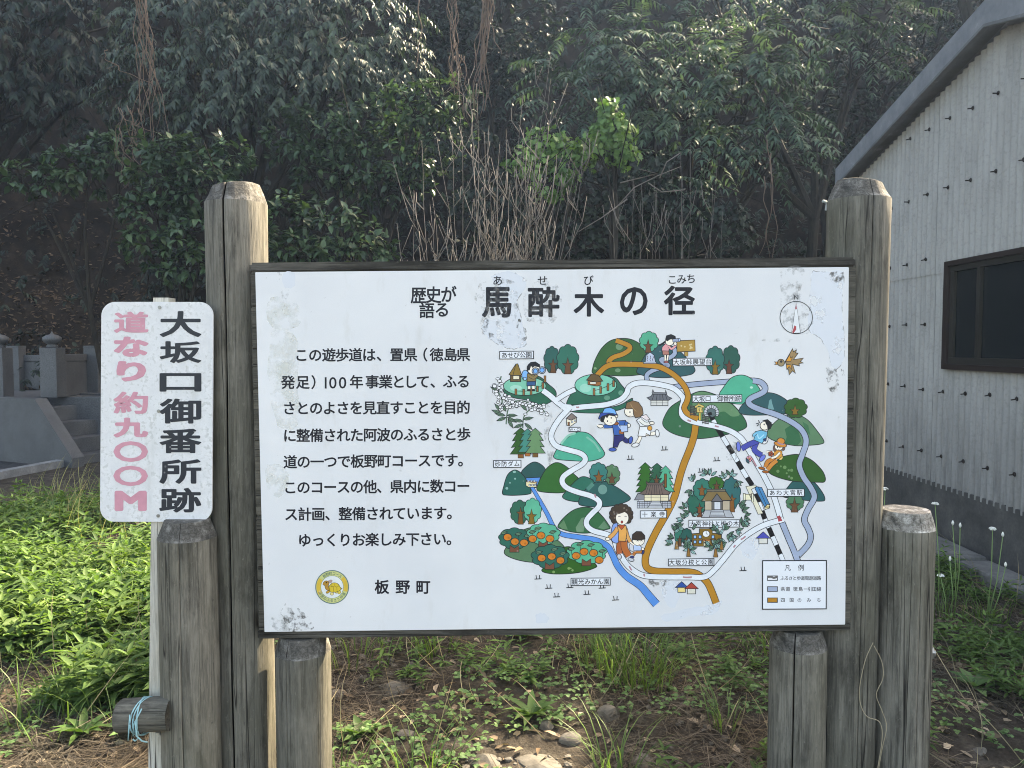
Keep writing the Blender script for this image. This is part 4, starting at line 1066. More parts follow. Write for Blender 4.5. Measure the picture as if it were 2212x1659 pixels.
stain([(1752, 588), (1785, 590), (1820, 588), (1818, 640), (1822, 770), (1800, 795), (1780, 740), (1746, 712), (1752, 650)], M_FLAKE, 0.009e-3, 'flaked white band in the upper right corner', 1.6)
stain([(1792, 590), (1820, 588), (1820, 606), (1800, 610)], M_GRIME, 0.016e-3, 'dark spots in the upper right corner')
stain([(1785, 790), (1806, 800), (1816, 830), (1808, 852), (1792, 845), (1782, 815)], M_GRIME, 0.016e-3, 'dark flaking at the right edge')
stain([(1816, 797), (1824, 800), (1823, 815), (1816, 811)], M_GRIME, 0.017e-3, 'dark chip at the very right edge')
stain([(1432, 1330), (1480, 1318), (1540, 1305), (1562, 1300), (1540, 1328), (1500, 1330), (1440, 1342)], M_FLAKE, 0.01e-3, 'torn white patch at the bottom centre')
stain([(1600, 1172), (1640, 1160), (1630, 1205), (1605, 1198)], M_FLAKE, 0.01e-3, 'flaked patch under the walking path')
stain([(1430, 1250), (1468, 1255), (1460, 1310), (1438, 1300)], M_FLAKE, 0.01e-3, 'flaked patch right of the river mouth')
stain([(1405, 1248), (1440, 1252), (1432, 1272), (1408, 1268)], M_GRIME, 0.014e-3, 'dark specks under the white road')
stain([(1158, 1328), (1172, 1325), (1184, 1332), (1180, 1345), (1160, 1344)], M_FLAKE, 0.01e-3, 'small chip at the bottom edge')
stain([(1565, 960), (1590, 955), (1592, 990), (1575, 1000)], M_GRIME2, HZ[0] + .01e-3, 'grey scuff on the railway')
stain([(1640, 735), (1720, 735), (1725, 760), (1705, 770), (1712, 742)], M_GRIME2, 0.01e-3, 'faint scuff under the compass')
stain([(1190, 880), (1200, 1010), (1186, 1012), (1176, 900)], M_GRIME2, 0.01e-3, 'faint streak left of the looping path')
# ================================================================ short logs beside the board
def short_log(px0, px1, pytop, tilt, Y, label, seed, **kw):
    a, b = at(px0, pytop + 60, Y), at(px1, pytop + 60, Y)
    e = empty('log_post', label, 'post', ((a.x + b.x) / 2, Y, 0), 'short log posts beside the map board')
    o, cx, r, zt = log_part('shaft', e, px0, px1, pytop, tilt, Y, seed=seed, **kw)
    return e, cx, r, zt
LPA, ax, ar, az = short_log(346, 467, 1127, 0, YP + .01, 'short grey log post behind the pink lettered guide sign, rail stub at its side', 21, crack=.1, crack_w=.012, inset=.74)
LPB, bx, br, bz = short_log(596, 713, 1378, .0, YP + .06, 'short log post under the left end of the map board, its right flank sunlit', 22, crack=-.35, crack_w=.014, inset=.8)
LPC, cx_, cr, cz = short_log(1664, 1782, 1366, .0, YP + .06, 'short log post below the right end of the map board, split by one long crack', 23, crack=-.48, crack_w=.035, inset=.78)
LPD, dx_, dr, dz = short_log(1896, 2014, 1106, 0, YP + .08, 'short log post right of the map board whose sunlit top is coloured paler', 24, crack=.08, crack_w=.012, inset=.8)
M_SUNLIT_END = endgrain('sunlit_cut_end', 2.6)  # brighter copy of the cut end; sunlight put into its colour
LPD.children[0].data.materials[1] = M_SUNLIT_END
# bolts through the logs
def bolt(parent, p, d):
    m = MB(); p = Vector(p); d = Vector(d).normalized()
    m.tube([p - d * .03, p + d * .018], .010, 8); m.tube([p, p + d * .012], .019, 6); m.tube([p - d * .004, p], .026, 12)
    o = m.build('bolt', M_STEEL, parent, org=p); return o
q = at(347, 1555 - 1, YM - .02)
bolt(LPA, (ax - ar - .002, YP - .01, at(347, 1543, YM).z + .02 + .0), (-1, -.25, 0))
bolt(LPD, (dx_ + dr - .002, YM - .03, at(2014, 1402, YM).z), (1, -.25, 0))
# rail stub bolted to the left log
m = MB()
p0, p1 = at(256, 1546, YP - .052), at(372, 1540, YP - .052)
rs = .049
ring = []
K = 28
for i, (t, f) in enumerate([(0, .72), (.02, .93), (.06, 1.0), (.3, 1.0), (.6, 1.01), (1, 1.0)]):
    c = p0.lerp(p1, t)
    for j in range(K):
        q_ = 2 * math.pi * j / K
        rr_ = rs * f * (1 + .02 * math.sin(3 * q_ + 1) + .012 * math.sin(7 * q_))
        ring.append(c + Vector((0, rr_ * math.cos(q_), rr_ * math.sin(q_))))
fs = [tuple(range(K))[::-1]] + [(i * K + j, (i + 1) * K + j, (i + 1) * K + (j + 1) % K, i * K + (j + 1) % K) for i in range(5) for j in range(K)] + [tuple(5 * K + j for j in range(K))]
m.add(ring, fs)
o = m.build('rail_stub', [wood_mat('weathered_stub', 0)], LPA, True, org=p0); o['label'] = 'sawn off round rail stub'
# pale blue wire tied round the stub
m = MB()
def loopw(x0, x1, ph=0):
    P = []
    for k in range(33):
        t = 2 * math.pi * k / 32 + ph
        P.append((x0 + (x1 - x0) * (.5 - .5 * math.cos(t)), p0.y - (rs + .004) * math.sin(t + 1.57), p0.z + (rs + .004) * math.cos(t + 1.57)))
    return P
wx = at(308, 1540, YP - .052).x
m.tube(loopw(wx - .012, wx + .022), .0022, 6); m.tube(loopw(wx + .008, wx - .006, .4), .0022, 6); m.tube(loopw(wx - .004, wx + .03, .9), .0020, 6)
fy = p0.y - rs - .006
for L in ([(-.012, .028), (-.016, -.02), (-.02, -.05)], [(.004, .01), (.006, -.03), (.01, -.044), (.0, -.052), (-.006, -.046)], [(.004, -.034), (.02, -.052), (.036, -.056)], [(.022, .045), (.0, 0), (-.004, -.036)]):
    m.tube([(wx + a_, fy + abs(b_) * .12, p0.z + b_) for a_, b_ in L], .0021, 6)
wo = m.build('tie_wire', paint('pale_blue_wire', '#8fb9bd', .35), None, True, org=(wx, fy, p0.z))
tag(wo, 'pale blue wire twisted round the sawn rail stub of the leftmost log post', 'wire')

# ================================================================ small guide sign
YG = YP
gs = empty('guide_sign', 'white rounded guide plate with black and pink vertical Japanese lettering on a pale timber stake', 'sign', (at(343, 1000, YG).x, YG, 0))
def plate_mat():
    m, nt, b = new_mat('white_sign_plate')
    n1 = noise(nt, coords(nt, (22, 22, 22)), 1, 6, .7); n2 = noise(nt, coords(nt, (90, 90, 90)), 1, 3, .6)
    n3 = noise(nt, coords(nt, (14, 14, 4)), 1, 5, .65)
    c = ramp(nt, n1, [(.35, (.66, .67, .68)), (.6, (.76, .77, .78))])
    c = mix(nt, ramp(nt, mix(nt, .5, n1, n2), [(.52, 0), (.6, .5)]), c, (.40, .41, .39))
    c = mix(nt, ramp(nt, n3, [(.56, 0), (.7, .4)]), c, (.5, .51, .49))
    nt.links.new(c, b.inputs['Base Color']); b.inputs['Roughness'].default_value = .5
    return m
def rounded(x0, y0, x1, y1, r, n=8):
    P = []
    for cx, cy, a0 in ((x1 - r, y0 + r, -90), (x1 - r, y1 - r, 0), (x0 + r, y1 - r, 90), (x0 + r, y0 + r, 180)):
        for k in range(n + 1):
            t = R(a0 + 90 * k / n); P.append((cx + r * math.cos(t), cy + r * math.sin(t)))
    return P
P = [at(218.5 + (x - 218.5) + (y - 652) * -.0062 + .002 * (x - 218), y + (x - 218) * .001, YG) for x, y in rounded(219, 652, 460, 1127, 30)]
m = MB(); m.prism(P, (0, .006, 0))
gp = m.build('plate', plate_mat(), gs, org=sum(P, Vector()) / len(P))
# timber stake behind the plate
m = MB()
s0, s1 = at(331, 645, YG + .007), at(364, 645, YG + .007)
zb = -.2; zt = at(345, 643, YG + .01).z
lean = -.006
wv = s1.x - s0.x; pv = []
for z in (zb, zt):
    xo = s0.x + (z - zt) * .034
    pv += [Vector((xo, YG + .007, z)), Vector((xo + wv, YG + .007, z)), Vector((xo + wv, YG + .055, z)), Vector((xo, YG + .055, z))]
m.add(pv, [(0, 3, 2, 1), (4, 5, 6, 7), (0, 1, 5, 4), (1, 2, 6, 5), (2, 3, 7, 6), (3, 0, 4, 7)])
M_STAKE = wood_mat('pale_painted_stake', 2, (.42, .38, .31), (.62, .58, .51), (.72, .70, .65), .25, (.5, .43, .32))
o = m.build('stake', M_STAKE, gs, org=(s0.x, YG, 0)); o['label'] = 'pale square timber stake'
for px, py in ((345, 664), (343, 888), (342, 1114)):
    m = MB(); c = at(px, py, YG); m.tube([c + Vector((0, .003, 0)), c - Vector((0, .0022, 0))], .0052, 12); m.tube([c, c - Vector((0, .0032, 0))], .0028, 6)
    m.build('screw', M_STEEL, gs, org=c)
class PlateArt(Art):
    STEP = 2e-5
    def w(s, p, z): return at(p[0], p[1], YG - z)
PNK, SLT = '#cf93a2', '#2b3038'
a = PlateArt(.0006, (0, 0), 1, (0, 0))
for ch, y0, y1 in (('大', 672, 728), ('坂', 737, 784), ('口', 806, 846), ('御', 861, 915), ('番', 926, 979), ('所', 992, 1045), ('跡', 1054, 1107)):
    a.text(ch, 0, 0, 1, SLT, off=.028, fit=(345 + (y0 - 672) * -.003, y0, 435, y1))
a.build('black_lettering', gs)
a = PlateArt(.0006, (0, 0), 1, (0, 0))
for ch, y0, y1 in (('道', 673, 719), ('な', 727, 771), ('り', 780, 824), ('約', 846, 894), ('九', 902, 945), ('〇', 953, 998), ('〇', 1006, 1050), ('M', 1060, 1104)):
    dx = (y0 - 673) * -.004
    ins = {'り': 6, 'M': 3}.get(ch, 0)
    a.text(ch, 0, 0, 1, PNK, off=.052 if ch not in '道約' else .034, fit=(246 + dx + ins, y0, 321 + dx - ins * .8, y1))
a.build('pink_lettering', gs)
bpy.data.objects.remove(_FC); _FC = None

# ================================================================ shed with corrugated gable wall
XW = 3.25
shed = empty('shed', 'grey shed with corrugated gable wall, dark window and sloping verge', 'shed', (XW, 5.3, 0))
Y0, Y1 = 2.6, 7.38                     # near and far corner of the gable wall
YR = 5.14                             # ridge
zr = 3.60
def roofz(y): return zr - abs(y - YR) * .25
ZB = .42                              # foot of the sheets
WY0, WY1 = 3.6, onx(2048, 600, XW).y  # window along the wall
WZ0, WZ1 = onx(2046, 797, XW).z, onx(2048, 566, XW).z
def corr_mat():
    m, nt, b = new_mat('corrugated_cement_sheet')
    v = coords(nt, (1, 2.2, .5)); n1 = noise(nt, v, 3, 6, .65); n2 = noise(nt, coords(nt, (1, 14, 1.2)), 2, 5, .7); n3 = noise(nt, coords(nt, (40, 40, 40)), 1, 3, .6)
    c = ramp(nt, n1, [(.3, (.29, .29, .285)), (.7, (.40, .40, .395))])
    c = mix(nt, ramp(nt, n2, [(.5, 0), (.78, .45)]), c, (.22, .217, .21))
    c = mix(nt, ramp(nt, n3, [(.5, 0), (.75, .35)]), c, (.16, .16, .155))
    tc = nt.nodes.new('ShaderNodeTexCoord'); sx = nt.nodes.new('ShaderNodeSeparateXYZ'); nt.links.new(tc.outputs['Object'], sx.inputs[0])
    mr = nt.nodes.new('ShaderNodeMapRange'); mr.inputs[1].default_value = 1.5; mr.inputs[2].default_value = .35; nt.links.new(sx.outputs[2], mr.inputs[0])
    mm = nt.nodes.new('ShaderNodeMath'); mm.operation = 'MULTIPLY'; nt.links.new(mr.outputs[0], mm.inputs[0]); nt.links.new(n2, mm.inputs[1])
    c = mix(nt, ramp(nt, mm.outputs[0], [(.1, 0), (.7, .8)]), c, (.085, .083, .082))
    nt.links.new(c, b.inputs['Base Color']); b.inputs['Roughness'].default_value = .85
    return m
M_CORR = corr_mat()
SEAMS = [onx(x, 745, XW).y for x in (1943, 2025, 2121)]
sp = .60
seam_y = []
y = SEAMS[1]
ys = [SEAMS[1] + sp * k for k in range(-6, 5)]
def strip(y0, y1, z0f, z1f, shift=0.0):
    """corrugated sheet between y0 and y1 (waves .063 m)"""
    n = max(2, int((y1 - y0) / .0079)); yy = np.linspace(y0, y1, n + 1)
    V = []; Fc = []
    for i, y in enumerate(yy):
        x = XW - .013 - .0115 * math.cos(2 * math.pi * (y - SEAMS[1]) / .0702) + shift
        V += [(x, y, z0f(y)), (x, y, z1f(y))]
    for i in range(n): Fc.append((2 * i, 2 * i + 1, 2 * i + 3, 2 * i + 2))
    return V, Fc
for k in range(len(ys)):
    ya, yb = max(Y0, ys[k] + .0015), min(Y1, (ys[k + 1] if k + 1 < len(ys) else Y1) - .0015)
    if yb - ya < .05: continue
    zs = 2.07
    spans = []
    # cut round the window
    parts = []
    segs = sorted(set([ya, yb] + [q for q in (WY0, WY1) if ya < q < yb]))
    for u, v_ in zip(segs, segs[1:]):
        inw = WY0 <= (u + v_) / 2 <= WY1
        if inw:
            parts.append((u, v_, lambda y: ZB, lambda y: WZ0, 0)); parts.append((u, v_, lambda y: WZ1, lambda y: roofz(y) - .02, -.004))
        else:
            parts.append((u, v_, lambda y: ZB, lambda y: zs, 0)); parts.append((u, v_, lambda y: zs - .03, lambda y: roofz(y) - .02, -.007))
    for u, v_, f0, f1, sh in parts:
        V, Fc = strip(u, v_, f0, f1, sh); m = MB(); m.add(V, Fc)
        m.build('wall_sheet', M_CORR, shed, True, org=(XW, (ya + yb) / 2, 0))
M_DARKGAP = paint('dark_inside', '#101215', .9)
m = MB()
m.prism([(XW + .012, Y0, .1), (XW + .012, Y1, .1), (XW + .012, Y1, roofz(Y1) - .03), (XW + .012, YR, zr - .03), (XW + .012, Y0, roofz(Y0) - .03)], (.1, 0, 0))
m.box(XW + .02, XW + 5, Y1 - .1, Y1, .1, roofz(Y1) - .05); m.box(XW + .02, XW + 5, Y0, Y0 + .1, .1, roofz(Y0) - .05)
m.build('inner_wall', M_DARKGAP, shed)
def concrete(name, a, b_, sc=5):
    m, nt, b = new_mat(name)
    n1 = noise(nt, coords(nt, (sc, sc, sc)), 1, 6, .65); n2 = noise(nt, coords(nt, (60, 60, 60)), 1, 3, .6)
    c = ramp(nt, n1, [(.3, a), (.7, b_)]); c = mix(nt, .3, c, ramp(nt, n2, [(.3, .4), (.7, 1.2)]), 'MULTIPLY')
    nt.links.new(c, b.inputs['Base Color']); b.inputs['Roughness'].default_value = .9
    bump(nt, mix(nt, .5, n1, n2), b, .35, .008)
    return m
M_CONC = concrete('dark_concrete', (.045, .045, .046), (.11, .108, .105))  # concrete dark all over, mottled at random
M_CONC2 = concrete('rough_grey_stone', (.10, .10, .098), (.22, .215, .205), 9)
m = MB(); m.box(XW - .02, XW + .3, Y0, Y1, -.3, ZB + .03, bev=.006)
m.build('foundation', M_CONC, shed)
# hook bolts in rows
hz = [.67, 1.16, 1.66, 2.16, 2.66, 3.16]
hook = MB(); nb = 0
yv = []
y = SEAMS[1] + .0702 * round((onx(2005, 745, XW).y - SEAMS[1]) / .0702)
for k in range(-9, 9):
    yv.append(y + k * .2808)
protoh = None
for z in hz:
    for yb in yv:
        if not (Y0 + .1 < yb < Y1 - .1) or z > roofz(yb) - .14: continue
        if WY0 - .06 < yb < WY1 + .05 and WZ0 - .06 < z < WZ1 + .06: continue
        if yb < 3.9: continue
        jz = z + RNG.uniform(-.008, .008)
        c = Vector((XW - .0235 - (.006 if jz > 2.07 else 0), yb, jz))
        if protoh is None:
            m = MB(); m.tube([c + Vector((.02, 0, 0)), c + Vector((-.038, 0, -.004))], .0042, 6); m.tube([c + Vector((-.002, 0, 0)), c + Vector((-.008, 0, 0))], [.016, .011], 10)
            protoh = m.build('hook_bolt', paint('rusty_black_bolt', '#241d1a', .7), shed, org=c); base = Vector(shed.location)
        else:
            o = protoh.copy(); COL.objects.link(o); o.parent = shed; o.location = c - Vector(shed.location)
            o.rotation_euler = (RNG.uniform(-.1, .1), RNG.uniform(-.15, .1), RNG.uniform(-.2, .2))
# verge, soffit, roof, corner trim
def metal_mat(name, a, b_, rough=.55):
    m, nt, b = new_mat(name)
    n1 = noise(nt, coords(nt, (3, 3, 3)), 2, 6, .7)
    nt.links.new(ramp(nt, n1, [(.35, a), (.62, b_), (.75, tuple(min(1, x * 1.8) for x in b_))]), b.inputs['Base Color'])
    b.inputs['Roughness'].default_value = rough
    return m
M_VERGE = metal_mat('blue_grey_verge', (.15, .165, .19), (.22, .235, .26))
M_SOFF = metal_mat('dull_soffit', (.10, .105, .115), (.15, .155, .165))
OV = .16
def slope_run(y0, y1, x0, x1, d0, d1, mat, name):
    m = MB(); a = []
    for y in (y0, y1):
        z = roofz(y)
        a.append([(x0, y, z + d0), (x1, y, z + d0), (x1, y, z + d1), (x0, y, z + d1)])
    V = a[0] + a[1]
    m.add(V, [(0, 1, 2, 3), (7, 6, 5, 4), (0, 4, 5, 1), (1, 5, 6, 2), (2, 6, 7, 3), (3, 7, 4, 0)])
    return m
YE = Y1 + .06
for nm, x0, x1, d0, d1, mat in (('verge', XW - OV, XW - OV + .03, .0, .155, M_VERGE), ('soffit', XW - OV + .032, XW + .01, .035, .06, M_SOFF), ('verge_lip', XW - OV - .006, XW - OV + .034, -.022, -.002, M_SOFF)):
    m = MB()
    for yy0, yy1 in ((YR, YE), (Y0, YR)):
        q = slope_run(yy0, yy1, x0, x1, d0, d1, mat, nm); m.add(q.v, q.f)
    m.build(nm, mat, shed, org=(XW, YR, zr))
m = MB()
for yy0, yy1 in ((YR, YE), (Y0 - .1, YR)):
    q = slope_run(yy0, yy1, XW - OV + .036, XW + 5, .09, .15, None, ''); m.add(q.v, q.f)
m.build('roof', M_VERGE, shed, org=(XW, YR, zr))
m = MB(); m.box(XW - .115, XW + .06, Y1 + .002, Y1 + .075, .05, roofz(Y1) + .03, bev=.02)
m.build('corner_trim', M_VERGE, shed, org=(XW, Y1, 0))
cb = onx(1791, 806 * .5486 + 0, XW)
m = MB(); c = at(1789, 443, Y1 + .02)
m.tube([c + Vector((.06, 0, -.02)), c + Vector((0, 0, 0))], .018, 8); m.tube([c + Vector((-.01, 0, -.05)), c + Vector((0, 0, .03))], .022, 8); m.tube([c + Vector((0, 0, .02)), c + Vector((-.06, -.02, .035))], .014, 8)
m.build('pipe_bracket', paint('pale_plastic', '#a9adb0', .5), shed, org=c)
# window
M_FRAME = paint('brown_window_frame', '#2b2220', .5)
win = MB(); T = .055
fx0, fx1 = XW - .035, XW + .05
win.box(fx0, fx1, WY0, WY0 + T, WZ0, WZ1, bev=.003); win.box(fx0, fx1, WY1 - T, WY1, WZ0, WZ1, bev=.003)
win.box(fx0, fx1, WY0 + T, WY1 - T, WZ1 - T * .7, WZ1, bev=.003); win.box(fx0 - .02, fx1, WY0 + T, WY1 - T, WZ0, WZ0 + T * .7, bev=.003)
wo = win.build('window', M_FRAME, shed, org=(XW, WY1, WZ0))
mq = onx(2116, 700, XW).y
def glass_mat():
    m, nt, b = new_mat('dark_dusty_glass')
    n1 = noise(nt, coords(nt, (3, 3, 3)), 2, 6, .7)
    nt.links.new(ramp(nt, n1, [(.35, (.006, .008, .010)), (.7, (.02, .024, .026))]), b.inputs['Base Color'])
    b.inputs['Roughness'].default_value = .16; b.inputs['Specular IOR Level'].default_value = .35
    return m
m = MB(); m.box(XW + .008, XW + .011, WY0 + T, WY1 - T, WZ0 + T * .7, WZ1 - T * .7); m.build('pane', glass_mat(), wo)
m = MB()
for yc in (mq, WY1 - T - .03, WY0 + T + .03): m.box(XW - .018, XW + .006, yc - .022, yc + .022, WZ0 + T * .7 + .05, WZ1 - T * .7 - .04, bev=.003)
m.box(XW - .016, XW + .006, WY0 + T, WY1 - T, WZ0 + T * .7, WZ0 + T * .7 + .05, bev=.003); m.box(XW - .016, XW + .006, WY0 + T, WY1 - T, WZ1 - T * .7 - .04, WZ1 - T * .7, bev=.003)
m.build('sash', paint('dark_sash', '#2c2a27', .5), wo)
# ================================================================ ground, bank and hillside
def vnoise(x, y, s, seed):
    """smooth value noise, numpy"""
    r = np.random.default_rng(seed); T = r.random((64, 64))
    x = np.asarray(x) * s + 100; y = np.asarray(y) * s + 100
    xi, yi = np.floor(x).astype(int), np.floor(y).astype(int); fx, fy = x - xi, y - yi
    fx, fy = fx * fx * (3 - 2 * fx), fy * fy * (3 - 2 * fy)
    g = lambda i, j: T[i % 64, j % 64]
    return (g(xi, yi) * (1 - fx) + g(xi + 1, yi) * fx) * (1 - fy) + (g(xi, yi + 1) * (1 - fx) + g(xi + 1, yi + 1) * fx) * fy - .5
def gz(x, y):
    x = np.asarray(x, dtype=float); y = np.asarray(y, dtype=float)
    rough = .07 * vnoise(x, y, 1.3, 1) + .035 * vnoise(x, y, 4.1, 2) + .012 * vnoise(x, y, 13, 3)
    flat = np.clip((7.6 - y) / .8, 0, 1) * np.clip((2.95 - x) / .4, 0, 1)
    bump_ = .09 * np.exp(-((x - .2) ** 2 / 3.0 + (y - 3.9) ** 2 / .8))
    return (rough + bump_) * flat + .002
def foot(x):                             # where the slope starts
    return 11.2 + .0 * np.asarray(x) + .5 * vnoise(x, np.zeros_like(x), .5, 5) - np.clip((-np.asarray(x) - 6) * .15, 0, 1.5)
def hz_(x, y):
    x = np.asarray(x, dtype=float); y = np.asarray(y, dtype=float)
    d = np.clip(y - foot(x), 0, None)
    steep = np.where(d < 2, d * 1.3, 2.6 + (d - 2) * 3.0)  # slope steepened to keep the sun off the trees below
    t = np.clip((x - 12) / 3.5, 0, 1); cap = 24 - 13 * t * t * (3 - 2 * t)  # crest lowered at the right, out of view, to let sun reach the ground
    # two gullies added high on the slope, out of view, to let sun shafts through
    g = 0
    for gx, gy, wd in ((-1.5, 10.0, .75), (1.15, 9.1, .42)):
        off = (x - gx) * math.cos(SUN_AZ) - (y - gy) * math.sin(SUN_AZ)
        g = np.maximum(g, np.exp(-(off / wd) ** 2) * np.clip((y - 14.5) / 1.5, 0, 1))
    return np.minimum(steep, cap + .05 * d) * (1 - .55 * g) + (.5 * vnoise(x, y, .7, 6) + .2 * vnoise(x, y, 2.3, 7)) * np.clip(d, 0, 1) - .03
def soil_mat(name, a, b_, c_, sc=9):
    m, nt, b = new_mat(name)
    n1 = noise(nt, coords(nt, (sc, sc, sc)), 1, 7, .7); n2 = noise(nt, coords(nt, (70, 70, 70)), 1, 4, .65); n3 = noise(nt, coords(nt, (1.6, 1.6, 1.6)), 1, 4, .6)
    c = ramp(nt, n1, [(.3, a), (.5, b_), (.72, c_)]); c = mix(nt, .6, c, ramp(nt, n2, [(.3, .4), (.7, 1.5)]), 'MULTIPLY')
    c = mix(nt, ramp(nt, n3, [(.45, 0), (.65, .5)]), c, tuple(x * .7 for x in a))
    nt.links.new(c, b.inputs['Base Color']); b.inputs['Roughness'].default_value = .95; b.inputs['Specular IOR Level'].default_value = .15
    bump(nt, mix(nt, .5, n1, n2), b, .8, .02)
    return m
M_SOIL = soil_mat('gravelly_soil', (.026, .021, .017), (.055, .046, .037), (.125, .11, .09))
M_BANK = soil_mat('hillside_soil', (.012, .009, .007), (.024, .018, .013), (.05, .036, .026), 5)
def grid(name, xs, ys_, zf, mat, kind='structure'):
    X, Y = np.meshgrid(xs, ys_); Z = zf(X, Y)
    V = np.stack([X, Y, Z], -1).reshape(-1, 3); nx, ny = len(xs), len(ys_)
    i = np.arange(nx * ny).reshape(ny, nx)
    Fq = np.stack([i[:-1, :-1], i[:-1, 1:], i[1:, 1:], i[1:, :-1]], -1).reshape(-1, 4)
    o = mesh_obj(name, V, Fq, mat, None, None, True, org=(0, 0, 0)); tag(o, kind=kind); return o
xs = np.concatenate([[-60, -40, -30, -20, -15], np.linspace(-9, 9, 181), [15, 20, 30, 40, 60]])
yg = np.concatenate([[-60, -30, -18, -8], np.linspace(-1, 2.4, 16), np.linspace(2.5, 8.2, 120), np.linspace(8.4, 14, 12), [20, 40, 60]])
grid('ground', xs, yg, lambda X, Y: np.where((np.abs(X) < 9.01), gz(X, Y), 0), M_SOIL)
xh = np.concatenate([[-60, -35, -22], np.linspace(-16, 16, 130), [22, 35, 60]])
yh = np.concatenate([np.linspace(9.4, 17, 70), np.linspace(17.5, 30, 26), [40, 60]])
grid('hillside', xh, yh, hz_, M_BANK)
# asphalt lane with a pale kerb at the left
M_ASPH = soil_mat('old_asphalt', (.030, .030, .032), (.05, .05, .052), (.075, .075, .076), 14)
k0 = [onz(x, y, .02) for x, y in ((-260, 1075), (-120, 1052), (0, 1028), (100, 1009), (208, 988), (300, 972), (420, 955), (560, 940))]
lane = MB(); off = []
far = [onz(x, y, .02) for x, y in ((-260, 985), (-120, 975), (0, 966), (100, 963), (208, 957), (300, 950), (420, 942), (560, 930))]
for a_, b_ in zip(k0, far): off += [(a_.x, a_.y, .004), (b_.x, b_.y + .6, .004)]
lane.add(off, [(2 * i, 2 * i + 2, 2 * i + 3, 2 * i + 1) for i in range(len(k0) - 1)])
tag(lane.build('lane', M_ASPH, None, org=(0, 0, 0)), kind='structure')
M_KERB = concrete('kerb_concrete', (.13, .135, .14), (.26, .265, .27), 7)
kb = MB(); kv = []
for i, p in enumerate(k0):
    q = k0[min(i + 1, len(k0) - 1)] - k0[max(i - 1, 0)]; n_ = Vector((-q.y, q.x, 0)).normalized()
    if n_.y > 0: n_ = -n_
    for d, z in ((0, -.1), (0, .09), (.13, .09), (.13, -.1)): kv.append(p + n_ * d + Vector((0, 0, z - p.z)))
kb.add(kv, [(4 * i + j, 4 * i + 4 + j, 4 * i + 4 + (j + 1) % 4, 4 * i + (j + 1) % 4) for i in range(len(k0) - 1) for j in range(4)])
ko = kb.build('kerb', M_KERB, None, org=k0[0]); tag(ko, 'pale concrete kerb curving along the dark lane at the left', 'kerb')
# rough stone edge at the shed's foot
m = MB()
for i in range(5):
    y0_ = 3.6 + i * .72; m.box(2.92 + .03 * (i % 2), 3.16, y0_, y0_ + .70, -.1, .07 + .012 * (i % 3), bev=.02)
o = m.build('stone_edging', M_CONC2, None, org=(3.0, 5, 0)); tag(o, 'rough grey stone edging along the foot of the shed wall', 'edging')
m = MB(); m.box(3.16, XW - .02, 2.6, 8.0, -.1, .012); tag(m.build('drain_channel', M_CONC, None, org=(3.2, 5, 0)), kind='structure')

# ================================================================ granite grave plot
def granite(name, a, b_):
    m, nt, b = new_mat(name)
    n1 = noise(nt, coords(nt, (130, 130, 130)), 1, 2, .7); n2 = noise(nt, coords(nt, (3, 3, 3)), 1, 5, .6)
    c = ramp(nt, n1, [(.35, a), (.65, b_)]); c = mix(nt, ramp(nt, n2, [(.4, 0), (.7, .45)]), c, tuple(x * .55 for x in a))
    nt.links.new(c, b.inputs['Base Color']); b.inputs['Roughness'].default_value = .55
    return m
M_GRAN = granite('grey_granite', (.055, .059, .066), (.125, .13, .138))
YGv = 10.2
def post_at(px, pytop, Y, wpx, z0, fin, label):
    c = at(px, pytop, Y); w_ = wpx * Y / F / 2
    e = empty('granite_post', label, 'post', (c.x, Y, z0), 'granite posts round the grave plot')
    m = MB(); m.box(c.x - w_, c.x + w_, Y - w_, Y + w_, z0, c.z, bev=.008); m.build('pillar', M_GRAN, e, org=(c.x, Y, z0))
    m = MB()
    if fin:
        s_ = w_ * 1.05
        m.lathe([(s_ * .55, 0), (s_ * .62, .02), (s_ * .45, .045), (s_ * .75, .06), (s_ * .98, .10), (s_ * .98, .135), (s_ * .6, .165), (s_ * .25, .175), (s_ * .14, .19), (.004, .215)], (c.x, Y, c.z), 24)
        m.build('finial', M_GRAN, e, True, org=(c.x, Y, c.z))
    else:
        m.box(c.x - w_ * 1.04, c.x + w_ * 1.04, Y - w_ * 1.04, Y + w_ * 1.04, c.z + .001, c.z + .035, bev=.006); m.build('cap', M_GRAN, e, org=(c.x, Y, c.z))
    return e
ZPL = at(100, 858, YGv).z               # top of the plinth
post_at(113, 751, YGv, 36, ZPL, True, 'granite post with onion finial, right of the grave plot steps')
post_at(-2, 751, YGv + .05, 36, ZPL, True, 'granite post with onion finial at the very left edge')
post_at(35, 752, YGv + 1.6, 26, ZPL - .05, False, 'plain capped granite post at the back, near the left edge')
post_at(203, 752, YGv + .9, 30, ZPL - .05, False, 'plain capped granite post just left of the guide sign')
def rail(p, q, z0, z1, label, th=.09):
    p, q = Vector(p), Vector(q); d = (q - p); L = d.length; ang = math.atan2(d.y, d.x)
    Mx = Matrix.Translation(p) @ Matrix.Rotation(ang, 4, 'Z')
    e = MB(); e.box(0, L, -th / 2, th / 2, z0, z1 - .10, M=Mx, bev=.006); e.box(0, L, -th * .62, th * .62, z1 - .098, z1, M=Mx, bev=.008)
    o = e.build('granite_rail', M_GRAN, None, org=(p.x, p.y, z0)); tag(o, label, 'rail', 'granite rails of the grave plot')
b0, b1 = at(35, 790, YGv + 1.6), at(203, 790, YGv + .9); f0 = at(127, 790, YGv + .08)
rail((b0.x - 1.5, YGv + 1.75, 0), (b1.x, YGv + 1.62, 0), ZPL, at(100, 767, YGv + 1.6).z, 'low granite rail along the back of the grave plot')
